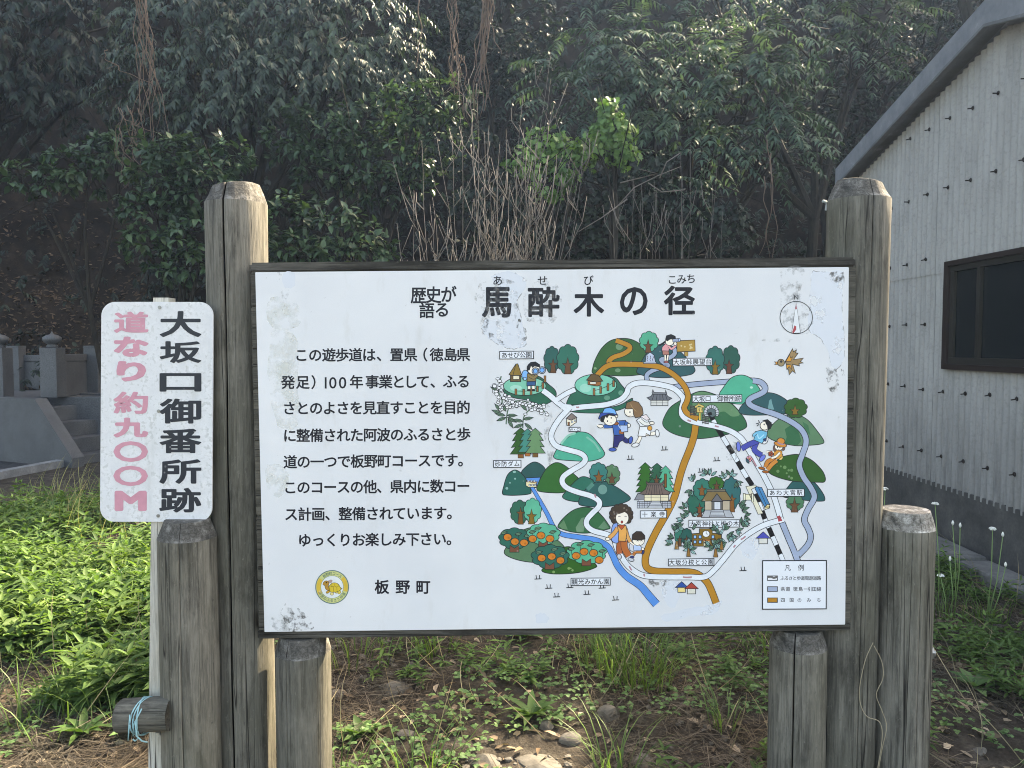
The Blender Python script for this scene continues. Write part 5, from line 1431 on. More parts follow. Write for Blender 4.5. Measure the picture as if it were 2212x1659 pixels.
rail((f0.x + .02, f0.y, 0), (b1.x - .1, YGv + .85, 0), ZPL, at(150, 766, YGv).z, 'low granite rail right of the post with onion finial')
# plinth and flight of steps
m = MB(); pf = at(-250, 860, YGv - .3); px1 = at(250, 860, YGv).x
m.box(pf.x, at(92, 860, YGv).x, YGv - .22, YGv + 2.2, -.05, ZPL, bev=.01); m.box(at(92, 860, YGv).x + .002, px1, YGv + .12, YGv + 2.2, -.05, ZPL - .004, bev=.01)
o = m.build('granite_plinth', M_GRAN, None, org=(pf.x, YGv, 0)); tag(o, 'low grey granite plinth carrying the grave plot posts', 'plinth')
st = empty('granite_steps', 'short flight of granite steps between two sloping cheek walls', 'steps', at(120, 950, YGv - .4))
st.location.z = 0
# the flight descends towards +X and the camera
ang = R(-24)
o0 = at(62, 900, YGv - .32); o0.z = 0
Mx = Matrix.Translation(o0) @ Matrix.Rotation(ang, 4, 'Z')
def cheek(y0, y1, label):
    prof = [(-.42, 0), (1.02, 0), (1.02, .12), (.36, ZPL + .02), (-.42, ZPL + .02)]
    m = MB(); m.prism([Mx @ Vector((x, y0, z)) for x, z in prof], Mx.to_3x3() @ Vector((0, y1 - y0, 0)))
    o = m.build('cheek_wall', M_GRAN, st, org=Mx @ Vector((0, y0, 0))); o['label'] = label
cheek(-.16, .0, 'near sloping cheek wall'); cheek(.86, 1.0, 'far sloping cheek wall')
n_s = 4
for i in range(n_s):
    zt_ = ZPL * (1 - (i + .6) / (n_s + .2)); m = MB()
    m.box(-.4, .16 + i * .24, .002, .858, 0 if i == n_s - 1 else .0 + zt_ - ZPL / n_s * .95, zt_, M=Mx, bev=.008)
    m.build('step', M_GRAN, st, org=Mx @ Vector((.1 + i * .22, .4, zt_)))
# ================================================================ leaves
def leaf_mat(name, a, b_, trans=.35, rough=.4, spec=.5, vein=0):
    m, nt, b = new_mat(name)
    g = nt.nodes.new('ShaderNodeNewGeometry')
    c = ramp(nt, g.outputs['Random Per Island'], [(0, a), (.75, b_), (1, tuple(min(1, x * 1.35) for x in b_))])
    pn = noise(nt, coords(nt, (2.2, 2.2, 2.2)), 1, 3, .6)
    c = mix(nt, 1.0, c, ramp(nt, pn, [(.34, (.55, .62, .62)), (.5, (1, 1, 1)), (.66, (1.15, 1.06, .9))]), 'MULTIPLY')
    nt.links.new(c, b.inputs['Base Color']); b.inputs['Roughness'].default_value = rough; b.inputs['Specular IOR Level'].default_value = spec
    tr = nt.nodes.new('ShaderNodeBsdfTranslucent'); mx = nt.nodes.new('ShaderNodeMixShader'); mx.inputs[0].default_value = trans
    c2 = mix(nt, 1.0, c, (1.25, 1.35, .7), 'MULTIPLY'); nt.links.new(c2, tr.inputs[0])
    out = nt.nodes['Material Output']
    nt.links.new(b.outputs[0], mx.inputs[1]); nt.links.new(tr.outputs[0], mx.inputs[2]); nt.links.new(mx.outputs[0], out.inputs[0])
    return m
LT_V = np.array([[0, 0, 0], [.36, 0, -.03], [.72, 0, -.08], [1, 0, -.2], [.24, .5, .05], [.62, .42, .0], [.24, -.5, .05], [.62, -.42, .0]])
LT_F = [(0, 1, 4), (4, 1, 2, 5), (5, 2, 3), (0, 6, 1), (6, 7, 2, 1), (7, 3, 2)]
LT_T = np.array([(0, 1, 4), (4, 1, 5), (5, 1, 2), (5, 2, 3), (0, 6, 1), (6, 7, 1), (7, 2, 1), (7, 3, 2)])
IV_V = np.array([[0, 0, 0], [.15, .5, .02], [.45, .30, .0], [.62, .52, -.02], [.68, .2, 0], [1, 0, -.06], [.68, -.2, 0], [.62, -.52, -.02], [.45, -.30, 0], [.15, -.5, .02], [.45, 0, -.05]])
IV_T = np.array([(0, 10, 1), (1, 10, 2), (2, 10, 3), (3, 10, 4), (4, 10, 5), (5, 10, 6), (6, 10, 7), (7, 10, 8), (8, 10, 9), (9, 10, 0)])
class Leaves:
    def __init__(s, tv=LT_V, tt=LT_T): s.tv, s.tt = tv, tt; s.P = []; s.D = []; s.Nn = []; s.L = []; s.W = []
    def add(s, P, D, Nn, L, W):
        n = len(P)
        s.P.append(P); s.D.append(D); s.Nn.append(Nn); s.L.append(np.broadcast_to(L, n)); s.W.append(np.broadcast_to(W, n))
    def arrays(s):
        P, D, Nn = (np.concatenate(a) for a in (s.P, s.D, s.Nn)); L, W = np.concatenate(s.L), np.concatenate(s.W)
        D = D / np.maximum(1e-9, np.linalg.norm(D, axis=1, keepdims=True))
        S = np.cross(Nn, D); S /= np.maximum(1e-9, np.linalg.norm(S, axis=1, keepdims=True)); U = np.cross(D, S)
        t = s.tv
        V = P[:, None] + D[:, None] * (t[None, :, 0:1] * L[:, None, None]) + S[:, None] * (t[None, :, 1:2] * W[:, None, None]) + U[:, None] * (t[None, :, 2:3] * L[:, None, None])
        n, k = len(P), len(t)
        Fc = (s.tt[None] + (np.arange(n) * k)[:, None, None]).reshape(-1, 3)
        return V.reshape(-1, 3), Fc
    def build(s, name, mat, parent=None, org=None):
        V, Fc = s.arrays()
        return mesh_obj(name, V, Fc, mat, parent, None, True, org=org if org is not None else (V.mean(0) if parent is None else None))
def unit(v): return v / np.maximum(1e-9, np.linalg.norm(v, axis=-1, keepdims=True))
def rdir(n): return unit(RNG.normal(size=(n, 3)))
UP = np.array([0, 0, 1.0])

def spray_leaves(lv, C, O, style, size):
    """sprays at points C pointing along O"""
    n = len(C)
    if style == 'broad':                  # rosettes of oval leaves at twig ends
        k = 8
        for j in range(k):
            t = 2 * math.pi * j / k + RNG.uniform(0, 6.28, n)
            A = unit(np.cross(O, rdir(n))); B = np.cross(O, A)
            D = unit(A * np.cos(t)[:, None] + B * np.sin(t)[:, None] + O * RNG.uniform(.1, 1.0, (n, 1)) - UP * RNG.uniform(.0, .5, (n, 1)))
            L = size * RNG.uniform(.6, 1.15, n)
            lv.add(C + D * .02 + O * RNG.uniform(-.05, .03, (n, 1)), D, unit(UP * 1.0 + O * .5 + RNG.normal(size=(n, 3)) * .25), L, L * RNG.uniform(.46, .6, n))
    elif style == 'droop':                # hanging lance leaves along a twig
        k = 9
        tw = unit(O * np.array([1, 1, .3]) + UP * RNG.uniform(-.7, .1, (n, 1)))
        for j in range(k):
            side = unit(np.cross(tw, UP)) * (1 if j % 2 else -1)
            D = unit(side * .7 + tw * .6 - UP * RNG.uniform(.5, 1.4, (n, 1)) + RNG.normal(size=(n, 3)) * .2)
            L = size * RNG.uniform(.65, 1.15, n)
            lv.add(C + tw * (j * size * .22) - UP * (j * j * .0015), D, unit(O + UP * .6 + RNG.normal(size=(n, 3)) * .3), L, L * RNG.uniform(.28, .36, n))
    elif style == 'pinnate':              # fronds with leaflets on either side
        k = 7; FL = size * 2.9
        rach = unit(O * np.array([1, 1, .2]) + RNG.normal(size=(n, 3)) * .35 + UP * RNG.uniform(-.35, .25, (n, 1)))
        sd = unit(np.cross(rach, UP))
        for j in range(1, k + 1):
            t = j / k; base = C + rach * (FL * t) - UP * (FL * .40 * t * t)
            dr = unit(rach - UP * .8 * t)
            for sg in (1, -1):
                D = unit(sd * sg * 1.0 + dr * .65 - UP * RNG.uniform(.1, .45, (n, 1)) + RNG.normal(size=(n, 3)) * .08)
                L = size * (1.05 - .45 * abs(t - .45)) * RNG.uniform(.85, 1.1, n)
                lv.add(base, D, unit(UP + O * .4 + RNG.normal(size=(n, 3)) * .12), L, L * .27)
        lv.add(C + rach * FL - UP * FL * .40, unit(rach - UP * .8), np.tile(UP, (n, 1)), np.full(n, size * .9), np.full(n, size * .25))
    else:                                 # ivy: lobed leaves facing out
        k = 6
        for j in range(k):
            D = unit(-UP * RNG.uniform(.5, 1.2, (n, 1)) + rdir(n) * .7)
            lv.add(C + rdir(n) * size * .9, D, unit(O + UP * .5 + RNG.normal(size=(n, 3)) * .35), size * RNG.uniform(.7, 1.25, n), size * RNG.uniform(.7, 1.1, n))

def blob_points(blobs, Y, dens, depth=.75, front=.35):
    """points on the shells of picture-sized blobs; density per square metre"""
    Cs, Os = [], []
    for b in blobs:
        px, py, rx, ry = b[:4]; dy = b[4] if len(b) > 4 else 0
        c = np.array(at(px, py, Y + dy)); sx, sz = rx * (Y + dy) / F, ry * (Y + dy) / F; sy = (sx + sz) / 2 * depth
        n = max(4, int(dens * 4 * (sx * sz + sy * (sx + sz) * .5)))
        d = rdir(n * 2); keep = (d[:, 1] < front + RNG.normal(size=n * 2) * .15); d = d[keep][:n]
        r = RNG.uniform(.25, 1.0, (len(d), 1)) ** .45
        lump = 1 + .22 * np.sin(d[:, 0:1] * 5 + px) * np.cos(d[:, 2:3] * 6 + py)
        Cs.append(c + d * r * lump * np.array([sx, sy, sz])); Os.append(unit(d * np.array([1 / sx, 1 / sy, 1 / sz]) * min(sx, sz) + RNG.normal(size=d.shape) * .15))
    return np.concatenate(Cs), np.concatenate(Os)

M_BARK = wood_mat('brown_bark', 2, (.008, .007, .006), (.02, .017, .014), (.045, .038, .03), .3, (.018, .02, .014))
def tree(name, label, cat, base_px, Y, blobs, style, size, dens, mat, trunk_r=.07, group=None, front=.35, zbase=None):
    bx_ = at(base_px, 700, Y).x
    zb_ = float(hz_(bx_, Y)) if Y > 10.8 else 0.0
    if zbase is not None: zb_ = zbase
    e = empty(name, label, cat, (bx_, Y, zb_), group)
    C, O = blob_points(blobs, Y, dens, front=front)
    # never grow into the soil
    g = np.where(C[:, 1] > 9.6, hz_(C[:, 0], C[:, 1]), 0); keep = C[:, 2] > g + .02; C, O = C[keep], O[keep]
    lv = Leaves(IV_V, IV_T) if style == 'ivy' else Leaves()
    spray_leaves(lv, C, O, style, size)
    lv.build('crown', mat, e)
    m = MB(); root = Vector((bx_, Y, zb_ - .1))
    cen = [at(b[0], b[1], Y + (b[4] if len(b) > 4 else 0)) for b in blobs]
    low = min(cen, key=lambda c: c.z); fork = root.lerp(low, .55); fork.x = root.x + (low.x - root.x) * .3
    m.tube([root, root.lerp(fork, .5) + Vector((.03, .02, 0)), fork], [trunk_r, trunk_r * .85, trunk_r * .7], 8)
    for c in cen:
        mid = fork.lerp(c, .5) + Vector((RNG.uniform(-.1, .1), RNG.uniform(0, .15), RNG.uniform(-.05, .15)))
        m.tube([fork, mid, c], [trunk_r * .6, trunk_r * .4, trunk_r * .15], 6)
        for _ in range(5):
            q = c + Vector(tuple(RNG.normal(size=3) * .35)); m.tube([mid.lerp(c, RNG.uniform(.3, 1)), q], [trunk_r * .18, .004], 5)
    # twigs into the sprays
    pick = RNG.choice(len(C), min(90, len(C)), replace=False)
    for i in pick:
        p = Vector(C[i]); c = min(cen, key=lambda q: (q - p).length); m.tube([c.lerp(p, .45), c.lerp(p, .8) + Vector((0, 0, .03)), p], [.009, .006, .003], 4, caps=False)
    m.build('trunk', M_BARK, e)
    return e
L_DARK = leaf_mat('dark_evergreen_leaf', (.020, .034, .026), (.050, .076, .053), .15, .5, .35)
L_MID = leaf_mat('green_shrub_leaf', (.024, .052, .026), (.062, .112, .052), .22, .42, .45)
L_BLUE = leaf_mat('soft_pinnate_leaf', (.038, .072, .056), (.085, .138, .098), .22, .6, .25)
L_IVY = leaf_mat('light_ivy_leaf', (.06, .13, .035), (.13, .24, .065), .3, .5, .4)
L_SHADE = leaf_mat('shade_dark_leaf', (.007, .014, .011), (.020, .034, .024), .15, .55, .3)  # darker leaf copy; shade deep in the slope put into its colour
G1 = 'trees on the slope'
tree('evergreen_tree', 'tall dark evergreen with drooping leaves filling the upper left of the slope', 'tree', 520, 10.6,
     [(380, 40, 150, 100), (560, 40, 190, 110, .3), (760, 70, 170, 110), (480, 170, 190, 90, -.2), (680, 190, 190, 90), (330, 180, 110, 90, .2), (500, 255, 150, 55, -.3), (830, 140, 90, 80, .2), (610, 120, 200, 120, .5)], 'droop', .115, 26, L_DARK, .13, G1)
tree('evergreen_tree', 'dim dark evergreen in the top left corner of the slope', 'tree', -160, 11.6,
     [(60, 60, 150, 110), (190, 60, 110, 110, .4), (30, 190, 110, 90), (170, 200, 100, 80, .5), (-60, 120, 120, 160)], 'droop', .15, 14, L_SHADE, .14, G1)
tree('leafy_shrub', 'low branch of bright green shrub reaching to the left edge above bare soil', 'shrub', 240, 9.9,
     [(80, 385, 90, 32), (190, 365, 110, 50), (270, 340, 90, 60, .2), (40, 375, 40, 22)], 'broad', .12, 28, L_MID, .045, 'shrubs at the foot of the slope', zbase=0)
tree('leafy_shrub', 'broad green shrub left of the tall left post', 'shrub', 370, 9.3,
     [(400, 335, 120, 45), (360, 390, 95, 60), (440, 400, 95, 75), (340, 470, 75, 70), (420, 500, 80, 90), (310, 520, 55, 45), (400, 570, 70, 45), (480, 350, 70, 40)], 'broad', .115, 31, L_MID, .05, 'shrubs at the foot of the slope', zbase=0)
tree('leafy_shrub', 'low dense green shrub just right of the tall left post', 'shrub', 660, 9.0,
     [(620, 470, 70, 50), (700, 490, 100, 50), (780, 520, 70, 40), (640, 540, 100, 45), (740, 555, 110, 40), (570, 500, 50, 60)], 'broad', .11, 36, L_MID, .045, 'shrubs at the foot of the slope', zbase=0)
tree('leafy_shrub', 'tall green shrub with glossy leaves behind the bare twigs', 'shrub', 780, 10.0,
     [(690, 290, 105, 70), (780, 280, 90, 60), (730, 360, 110, 55), (850, 340, 110, 70), (900, 230, 90, 60), (960, 210, 70, 45), (830, 400, 100, 50), (930, 300, 90, 70, .3), (650, 330, 60, 50)], 'broad', .11, 31, L_MID, .06, 'shrubs at the foot of the slope', zbase=0)
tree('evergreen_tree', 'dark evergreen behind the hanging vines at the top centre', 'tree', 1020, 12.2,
     [(930, 30, 140, 70), (1080, 60, 150, 110), (1020, 150, 120, 90), (1130, 180, 90, 100), (900, 100, 80, 70)], 'broad', .10, 24, L_SHADE, .14, G1)
tree('pinnate_tree', 'tree with long feathery pinnate fronds, centre right, lit soft green', 'tree', 1460, 10.4,
     [(1290, 130, 130, 70), (1250, 200, 110, 60), (1400, 120, 140, 100), (1560, 160, 140, 90), (1650, 120, 120, 80), (1620, 230, 130, 80), (1500, 260, 120, 60), (1370, 220, 140, 70), (1470, 350, 80, 50), (1700, 270, 80, 60), (1540, 330, 90, 55), (1680, 330, 60, 40), (1450, 420, 60, 40)], 'pinnate', .15, 12, L_BLUE, .09, G1, front=.2)
tree('pinnate_tree', 'tree with feathery fronds along the top edge beside the shed roof', 'tree', 1720, 11.4,
     [(1550, 20, 150, 60), (1750, 40, 130, 70), (1900, 40, 110, 60), (1850, 110, 110, 60), (1300, 30, 120, 50)], 'pinnate', .14, 10, L_BLUE, .1, G1, front=.2)
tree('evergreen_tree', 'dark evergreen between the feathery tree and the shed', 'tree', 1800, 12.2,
     [(1780, 200, 120, 110), (1880, 190, 110, 80), (1760, 330, 90, 100), (1960, 100, 120, 80), (1830, 280, 90, 80), (2080, 0, 120, 60)], 'broad', .09, 24, L_SHADE, .14, G1)
tree('ivy_bush', 'ivy covered stump with pale green leaves, tallest of the ivy clumps', 'ivy', 1320, 9.0,
     [(1312, 240, 32, 28), (1325, 280, 42, 40), (1340, 320, 35, 40), (1300, 300, 34, 36)], 'ivy', .075, 100, L_IVY, .05, 'ivy clumps behind the board', zbase=0)
tree('ivy_bush', 'rounded mound of pale green ivy behind the bare twigs', 'ivy', 1200, 9.2,
     [(1180, 310, 50, 34), (1150, 345, 50, 40), (1220, 350, 60, 42), (1260, 330, 40, 30), (1190, 390, 50, 40)], 'ivy', .075, 80, L_IVY, .05, 'ivy clumps behind the board', zbase=0)
tree('ivy_bush', 'dull green ivy thicket between bare twigs and right post', 'ivy', 1420, 9.8,
     [(1390, 380, 90, 50), (1330, 430, 100, 70), (1440, 460, 110, 70), (1280, 500, 130, 70), (1540, 500, 110, 60), (1150, 470, 120, 80), (1050, 430, 100, 90), (1010, 330, 80, 70)], 'ivy', .075, 34, L_SHADE, .05, 'ivy clumps behind the board', zbase=0)
tree('evergreen_tree', 'tall unseen evergreen behind the shed that shades the ground under the board', 'tree', 2200, 9.3,  # out of view, added to shade the ground under the board
     [(2120, -420, 210, 170), (2290, -380, 200, 170), (2200, -560, 180, 150), (2030, -330, 150, 120)], 'droop', .17, 44, L_DARK, .16, G1, front=2)
# undergrowth over the whole slope, one mass
def scatter_slope(n, x0, x1, y0, y1, f, keep=None):
    x = RNG.uniform(x0, x1, n); y = foot(x) - .4 + (y1 - y0) * RNG.random(n) ** 1.3
    if keep is not None: k_ = keep(x, y); x, y = x[k_], y[k_]
    return np.stack([x, y, np.maximum(hz_(x, y), 0) + f], 1)
def bare(x, y):
    px, py, _ = project(np.stack([x, y, hz_(x, y)], 1))
    return ~((px < 320) & (py > 385) & (RNG.random(len(x)) > .12))
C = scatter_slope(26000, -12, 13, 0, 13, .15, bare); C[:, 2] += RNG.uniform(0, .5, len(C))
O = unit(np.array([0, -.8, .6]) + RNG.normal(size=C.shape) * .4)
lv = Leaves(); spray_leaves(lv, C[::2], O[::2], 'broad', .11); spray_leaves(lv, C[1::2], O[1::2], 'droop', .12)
tag(lv.build('undergrowth', L_SHADE), 'dark undergrowth covering the shaded slope', 'undergrowth', kind='stuff')
# fallen leaves on the bare bank
lit = leaf_mat('dead_brown_leaf', (.045, .03, .021), (.11, .076, .054), .1, .8, .2)
C = scatter_slope(16000, -9, -2.5, 0, 4, .01); C = C[~bare(C[:, 0], C[:, 1])]
lv = Leaves(); lv.add(C, unit(RNG.normal(size=C.shape) * np.array([1, .6, .5])), unit(np.array([0, -.6, .8]) + RNG.normal(size=C.shape) * .4), RNG.uniform(.05, .11, len(C)), RNG.uniform(.02, .045, len(C)))
tag(lv.build('leaf_litter', lit), 'brown fallen leaves on the bare bank at the left', 'leaf litter', kind='stuff')

# ---- hanging vines and bare twigs
M_VINE = paint('dry_vine_bark', '#6a5b51', .9, .2)
M_TWIG = paint('bare_grey_twig', '#6f6a66', .9, .2)
def vine_group(label, Y, strands, rmax=.011, jit=.05):
    m = MB(); xs_ = []
    for x0, y0_, x1, y1_ in strands:
        n = 14; P = []
        p, q = at(x0, y0_, Y), at(x1, y1_, Y)
        ph = RNG.uniform(0, 6.28, 4)
        for i in range(n):
            t = i / (n - 1); c = p.lerp(q, t)
            c += Vector((jit * math.sin(7 * t + ph[0]) * (.4 + t) + jit * .5 * math.sin(17 * t + ph[1]), jit * math.sin(6 * t + ph[2]), 0)); P.append(c)
        m.tube(P, [rmax * (1 - .6 * i / n) for i in range(n)], 5)
    o = m.build('hanging_vine', M_VINE, None, True); 
    c = at(strands[0][0], strands[0][1], Y); o.location = (0, 0, 0)
    tag(o, label, 'vine', 'bundles of hanging vines'); return o
vs_ = [(300 + RNG.uniform(-14, 14), -20, 322 + RNG.uniform(-35, 40), 260 + RNG.uniform(-60, 90)) for _ in range(13)] + [(275 + RNG.uniform(-25, 25), 250 + RNG.uniform(-30, 40), 275 + RNG.uniform(-20, 20), 420 + RNG.uniform(-50, 60)) for _ in range(9)] + [(232, 130, 330, 190), (235, 110, 232, 150), (262, 255, 330, 285)]
vine_group('tangled bundle of dry vines hanging left of the tall left post', 9.4, vs_, .006)
vs_ = [(975 + RNG.uniform(-10, 10), -20, 985 + RNG.uniform(-14, 14), 170 + RNG.uniform(-40, 40)) for _ in range(7)] + [(985 + RNG.uniform(-20, 20), 120, 990 + RNG.uniform(-40, 40), 240 + RNG.uniform(-40, 60)) for _ in range(7)]
vine_group('thin vines hanging at the top centre, left of the thicker bundle', 9.8, vs_, .006, .04)
vs_ = [(1050 + RNG.uniform(-12, 14), -20, 1035 + RNG.uniform(-16, 20), 200 + RNG.uniform(-60, 60)) for _ in range(11)] + [(1060, -10, 1075, 120), (905, -20, 905, 150)]
vine_group('thick bundle of brown vines hanging at the top centre', 9.8, vs_, .010, .03)
vine_group('pair of thin vines hanging below the feathery tree', 9.4, [(1662, 300, 1664, 560), (1655, 380, 1650, 550), (1668, 330, 1672, 590)], .007, .03)

def twig_shrub(label, Y, stems, r0=.011, branch=5):
    bx_ = at(stems[0][0], 700, Y).x
    e = empty('bare_shrub', label, 'bare shrub', (bx_, Y, 0), 'bare leafless shrubs behind the board')
    m = MB()
    for x0, x1, y1_, dy in stems:
        top = at(x1, y1_, Y + dy); base = Vector((at(x0, 560, Y).x, Y + dy * .2, 0))
        ph = RNG.uniform(0, 6.28, 2); n = 12; P = []
        for i in range(n):
            t = i / (n - 1); c = base.lerp(top, t); k_ = t ** 1.4
            c.x = base.x + (top.x - base.x) * (.35 * t + .65 * k_) + .025 * math.sin(5 * t + ph[0]) + .008 * math.sin(19 * t + ph[1]); P.append(c)
        m.tube(P, [r0 * (1 - .72 * i / n) for i in range(n)], 5)
        for _ in range(branch):
            i = int(RNG.integers(5, n - 1)); p = P[i]; sgn = RNG.choice([-1, 1]); L = RNG.uniform(.12, .5)
            q = p + Vector((sgn * L * RNG.uniform(.2, .55), RNG.uniform(-.1, .1), L)); mid = p.lerp(q, .5) + Vector((sgn * .03, 0, -.01))
            m.tube([p, mid, q], [.0045, .0035, .0022], 4)
            if RNG.random() < .6:
                q2 = mid + Vector((-sgn * L * .2, 0, L * .5)); m.tube([mid, q2], [.003, .0018], 4)
    m.build('branches', M_TWIG, e, True)
    return e
S = []
for i in range(32):
    x0 = RNG.normal(1055, 60); ang_ = RNG.normal(.15, 1); S.append((x0, max(890 + RNG.uniform(0, 40), x0 + ang_ * 62 + (x0 - 1050) * .6), RNG.uniform(270, 470), RNG.uniform(-.3, .3)))
S += [(1030, 985, 150, 0), (1075, 1195, 120, 0), (1085, 1185, 170, .1), (1050, 1010, 170, 0), (1100, 1130, 200, 0), (1040, 940, 300, 0), (1000, 880, 400, 0), (1090, 1240, 330, 0), (1060, 1030, 180, .1)]
twig_shrub('big fan of bare grey twigs rising behind the middle of the board', 6.6, S, .0042, 6)
S = [(x0, x0 + RNG.uniform(-14, 22), RNG.uniform(370, 500), 0) for x0 in np.linspace(1340, 1480, 15)] + [(1470, 1500, 300, 0), (1500, 1545, 330, 0), (1480, 1475, 330, 0), (1520, 1535, 400, 0), (1550, 1555, 450, 0)]
twig_shrub('thin upright bare stems right of the big twig fan', 6.8, S, .0036, 2)
m = MB()
for L in ([(1330, 450), (1370, 405), (1420, 380), (1470, 360)], [(1400, 395), (1430, 415), (1480, 410)], [(1340, 395), (1420, 375), (1380, 365)], [(1425, 385), (1440, 350), (1470, 330)], [(1355, 430), (1300, 470), (1250, 500)]):
    m.tube([at(x, y, 6.9) for x, y in L], [.006, .005, .004, .003][:len(L)], 5)
e = m.build('fallen_branch', M_TWIG, None, True); tag(e, 'crooked bare branch caught in front of the ivy, right of centre', 'branch')

# ================================================================ ground cover
def on_ground(x, y, h=0.0): return np.stack([x, y, gz(x, y) + h], 1)
def visible_xy(n, y0, y1, pxlo, pxhi, pw=1.0):
    """points on the ground spread so that they lie within the given picture columns"""
    y = y0 + (y1 - y0) * RNG.random(n) ** pw; px = RNG.uniform(pxlo, pxhi, n); x = (px - 1106) / F * y
    return x, y
def clump(x, y, s, seed, thr): return vnoise(x, y, s, seed) > thr
L_WEED = leaf_mat('fresh_weed_leaf', (.044, .090, .024), (.110, .190, .058), .36, .6, .3)
L_CLOV = leaf_mat('clover_leaf', (.06, .13, .045), (.12, .21, .08), .3, .55, .35)
L_GRASS = leaf_mat('grass_blade', (.05, .10, .025), (.13, .21, .055), .36, .45, .45)
L_STRAW = leaf_mat('dry_straw', (.028, .022, .017), (.13, .108, .085), .1, .8, .2)
def weed_stems(lv, x, y, hmin, hmax, size):
    """upright weeds: 3 to 5 storeys of opposite lance leaves"""
    n = len(x); G = on_ground(x, y); H = RNG.uniform(hmin, hmax, n); leanv = RNG.normal(size=(n, 3)) * .22; leanv[:, 2] = 1
    for s_ in range(5):
        t = .25 + .75 * s_ / 4; P = G + leanv * (H * t)[:, None]
        a0 = RNG.uniform(0, 6.28, n)
        for q in range(3):
            an = a0 + q * 2.1 + RNG.normal(size=n) * .2
            D = np.stack([np.cos(an), np.sin(an), RNG.uniform(-.1, .55, n) + (.5 if s_ == 4 else 0)], 1)
            L = size * RNG.uniform(.65, 1.2, n) * (1.0 if 0 < s_ < 4 else .75); lv.add(P, unit(D), unit(UP + RNG.normal(size=(n, 3)) * .2), L, L * RNG.uniform(.22, .31, n))
BL_t = np.linspace(0, 1, 6)
BL_V = np.array([[t * (1 - .12 * t * t), sgn * .5 * (1 - t) ** .6, -.55 * t * t * t * .8] for t in BL_t for sgn in (1, -1)])
BL_T = np.array([f for i in range(5) for f in ((2 * i, 2 * i + 1, 2 * i + 3), (2 * i, 2 * i + 3, 2 * i + 2))])
# dense weeds at the left
x, y = visible_xy(2500, 3.0, 7.7, -260, 470, 1.0)
def left_ok(x, y):
    px, py, _ = project(on_ground(x, y))
    k = onz(0, 1024, 0).y
    inner = (py > 1028 + np.clip((px) * -.2, -60, 0)) & ((py < 1410) | (clump(x, y, 2.2, 31, -.02)))
    return inner & (clump(x, y, 1.7, 33, -.16) | (RNG.random(len(x)) < .12)) & (RNG.random(len(x)) > np.clip((y - 5.9) / 1.6, 0, .85))
k = left_ok(x, y); x, y = x[k], y[k]
lv = Leaves(); weed_stems(lv, x, y, .06, .24, .105)
tag(lv.build('weeds', L_WEED), 'dense bright green weeds on the ground at the left', 'weeds', kind='stuff')
# long grass mixed into the weeds
x, y = visible_xy(6400, 2.7, 7.9, -260, 470); k = (left_ok(x, y) | (RNG.random(len(x)) < .12)) & (clump(x, y, 2.6, 51, -.05) | (RNG.random(len(x)) < .2)); x, y = x[k], y[k]; n = len(x)
lv = Leaves(BL_V, BL_T); an = RNG.uniform(0, 6.28, n); le = RNG.uniform(.1, .9, n); D = np.stack([np.cos(an) * le, np.sin(an) * le, np.ones(n)], 1); sd_ = np.stack([-np.sin(an), np.cos(an), np.zeros(n)], 1)
lv.add(on_ground(x, y, -.01), D, unit(np.cross(D, sd_)), RNG.uniform(.10, .36, n), RNG.uniform(.004, .008, n))
tag(lv.build('grass', L_GRASS), 'shaggy grass growing among the weeds at the left', 'grass', kind='stuff')
# dead stalks poking out of the weeds
x, y = visible_xy(420, 2.6, 7.2, -260, 2330); n = len(x); lv = Leaves(BL_V, BL_T); D = np.stack([RNG.normal(size=n) * .7, RNG.normal(size=n) * .5, np.ones(n)], 1)
lv.add(on_ground(x, y, -.01), D, unit(np.array([0, -1., .2]) + RNG.normal(size=(n, 3)) * .3), RNG.uniform(.12, .4, n), np.full(n, .0045))
tag(lv.build('dry_stalks', leaf_mat('bleached_stalk', (.16, .13, .08), (.34, .29, .19), .15, .8, .2)), 'bleached dead stalks sticking out of the ground', 'dry stalks', kind='stuff')
# right hand weeds
x, y = visible_xy(750, 2.7, 6.8, 1960, 2330); k = clump(x, y, 1.7, 35, -.08) & (x < 2.9); lv = Leaves(); weed_stems(lv, x[k], y[k], .05, .17, .06)
tag(lv.build('weeds', L_WEED), 'low green weeds on the ground at the right, in front of the shed', 'weeds', kind='stuff')
# sparse weeds in the middle
x, y = visible_xy(800, 2.35, 6.5, 640, 1760); k = clump(x, y, 2.1, 37, .10) | (y > 4.3) & clump(x, y, 2, 38, -.1); lv = Leaves(); weed_stems(lv, x[k], y[k], .03, .14, .055)
tag(lv.build('weeds', L_WEED), 'scattered small weeds on the ground under the map board', 'weeds', kind='stuff')
# clover carpet
x, y = visible_xy(16000, 2.3, 6.5, -200, 2330); k = clump(x, y, 1.9, 41, -.03); x, y = x[k], y[k]; n = len(x); lv = Leaves()
G = on_ground(x, y, .0); G[:, 2] += RNG.uniform(.015, .06, n); a0 = RNG.uniform(0, 6.28, n)
for q in range(3):
    an = a0 + q * 2.094; lv.add(G, np.stack([np.cos(an), np.sin(an), RNG.uniform(-.1, .3, n)], 1), unit(UP + RNG.normal(size=(n, 3)) * .25), RNG.uniform(.011, .020, n), RNG.uniform(.011, .018, n))
tag(lv.build('clover', L_CLOV), 'carpet of tiny clover leaves between the stones', 'clover', kind='stuff')
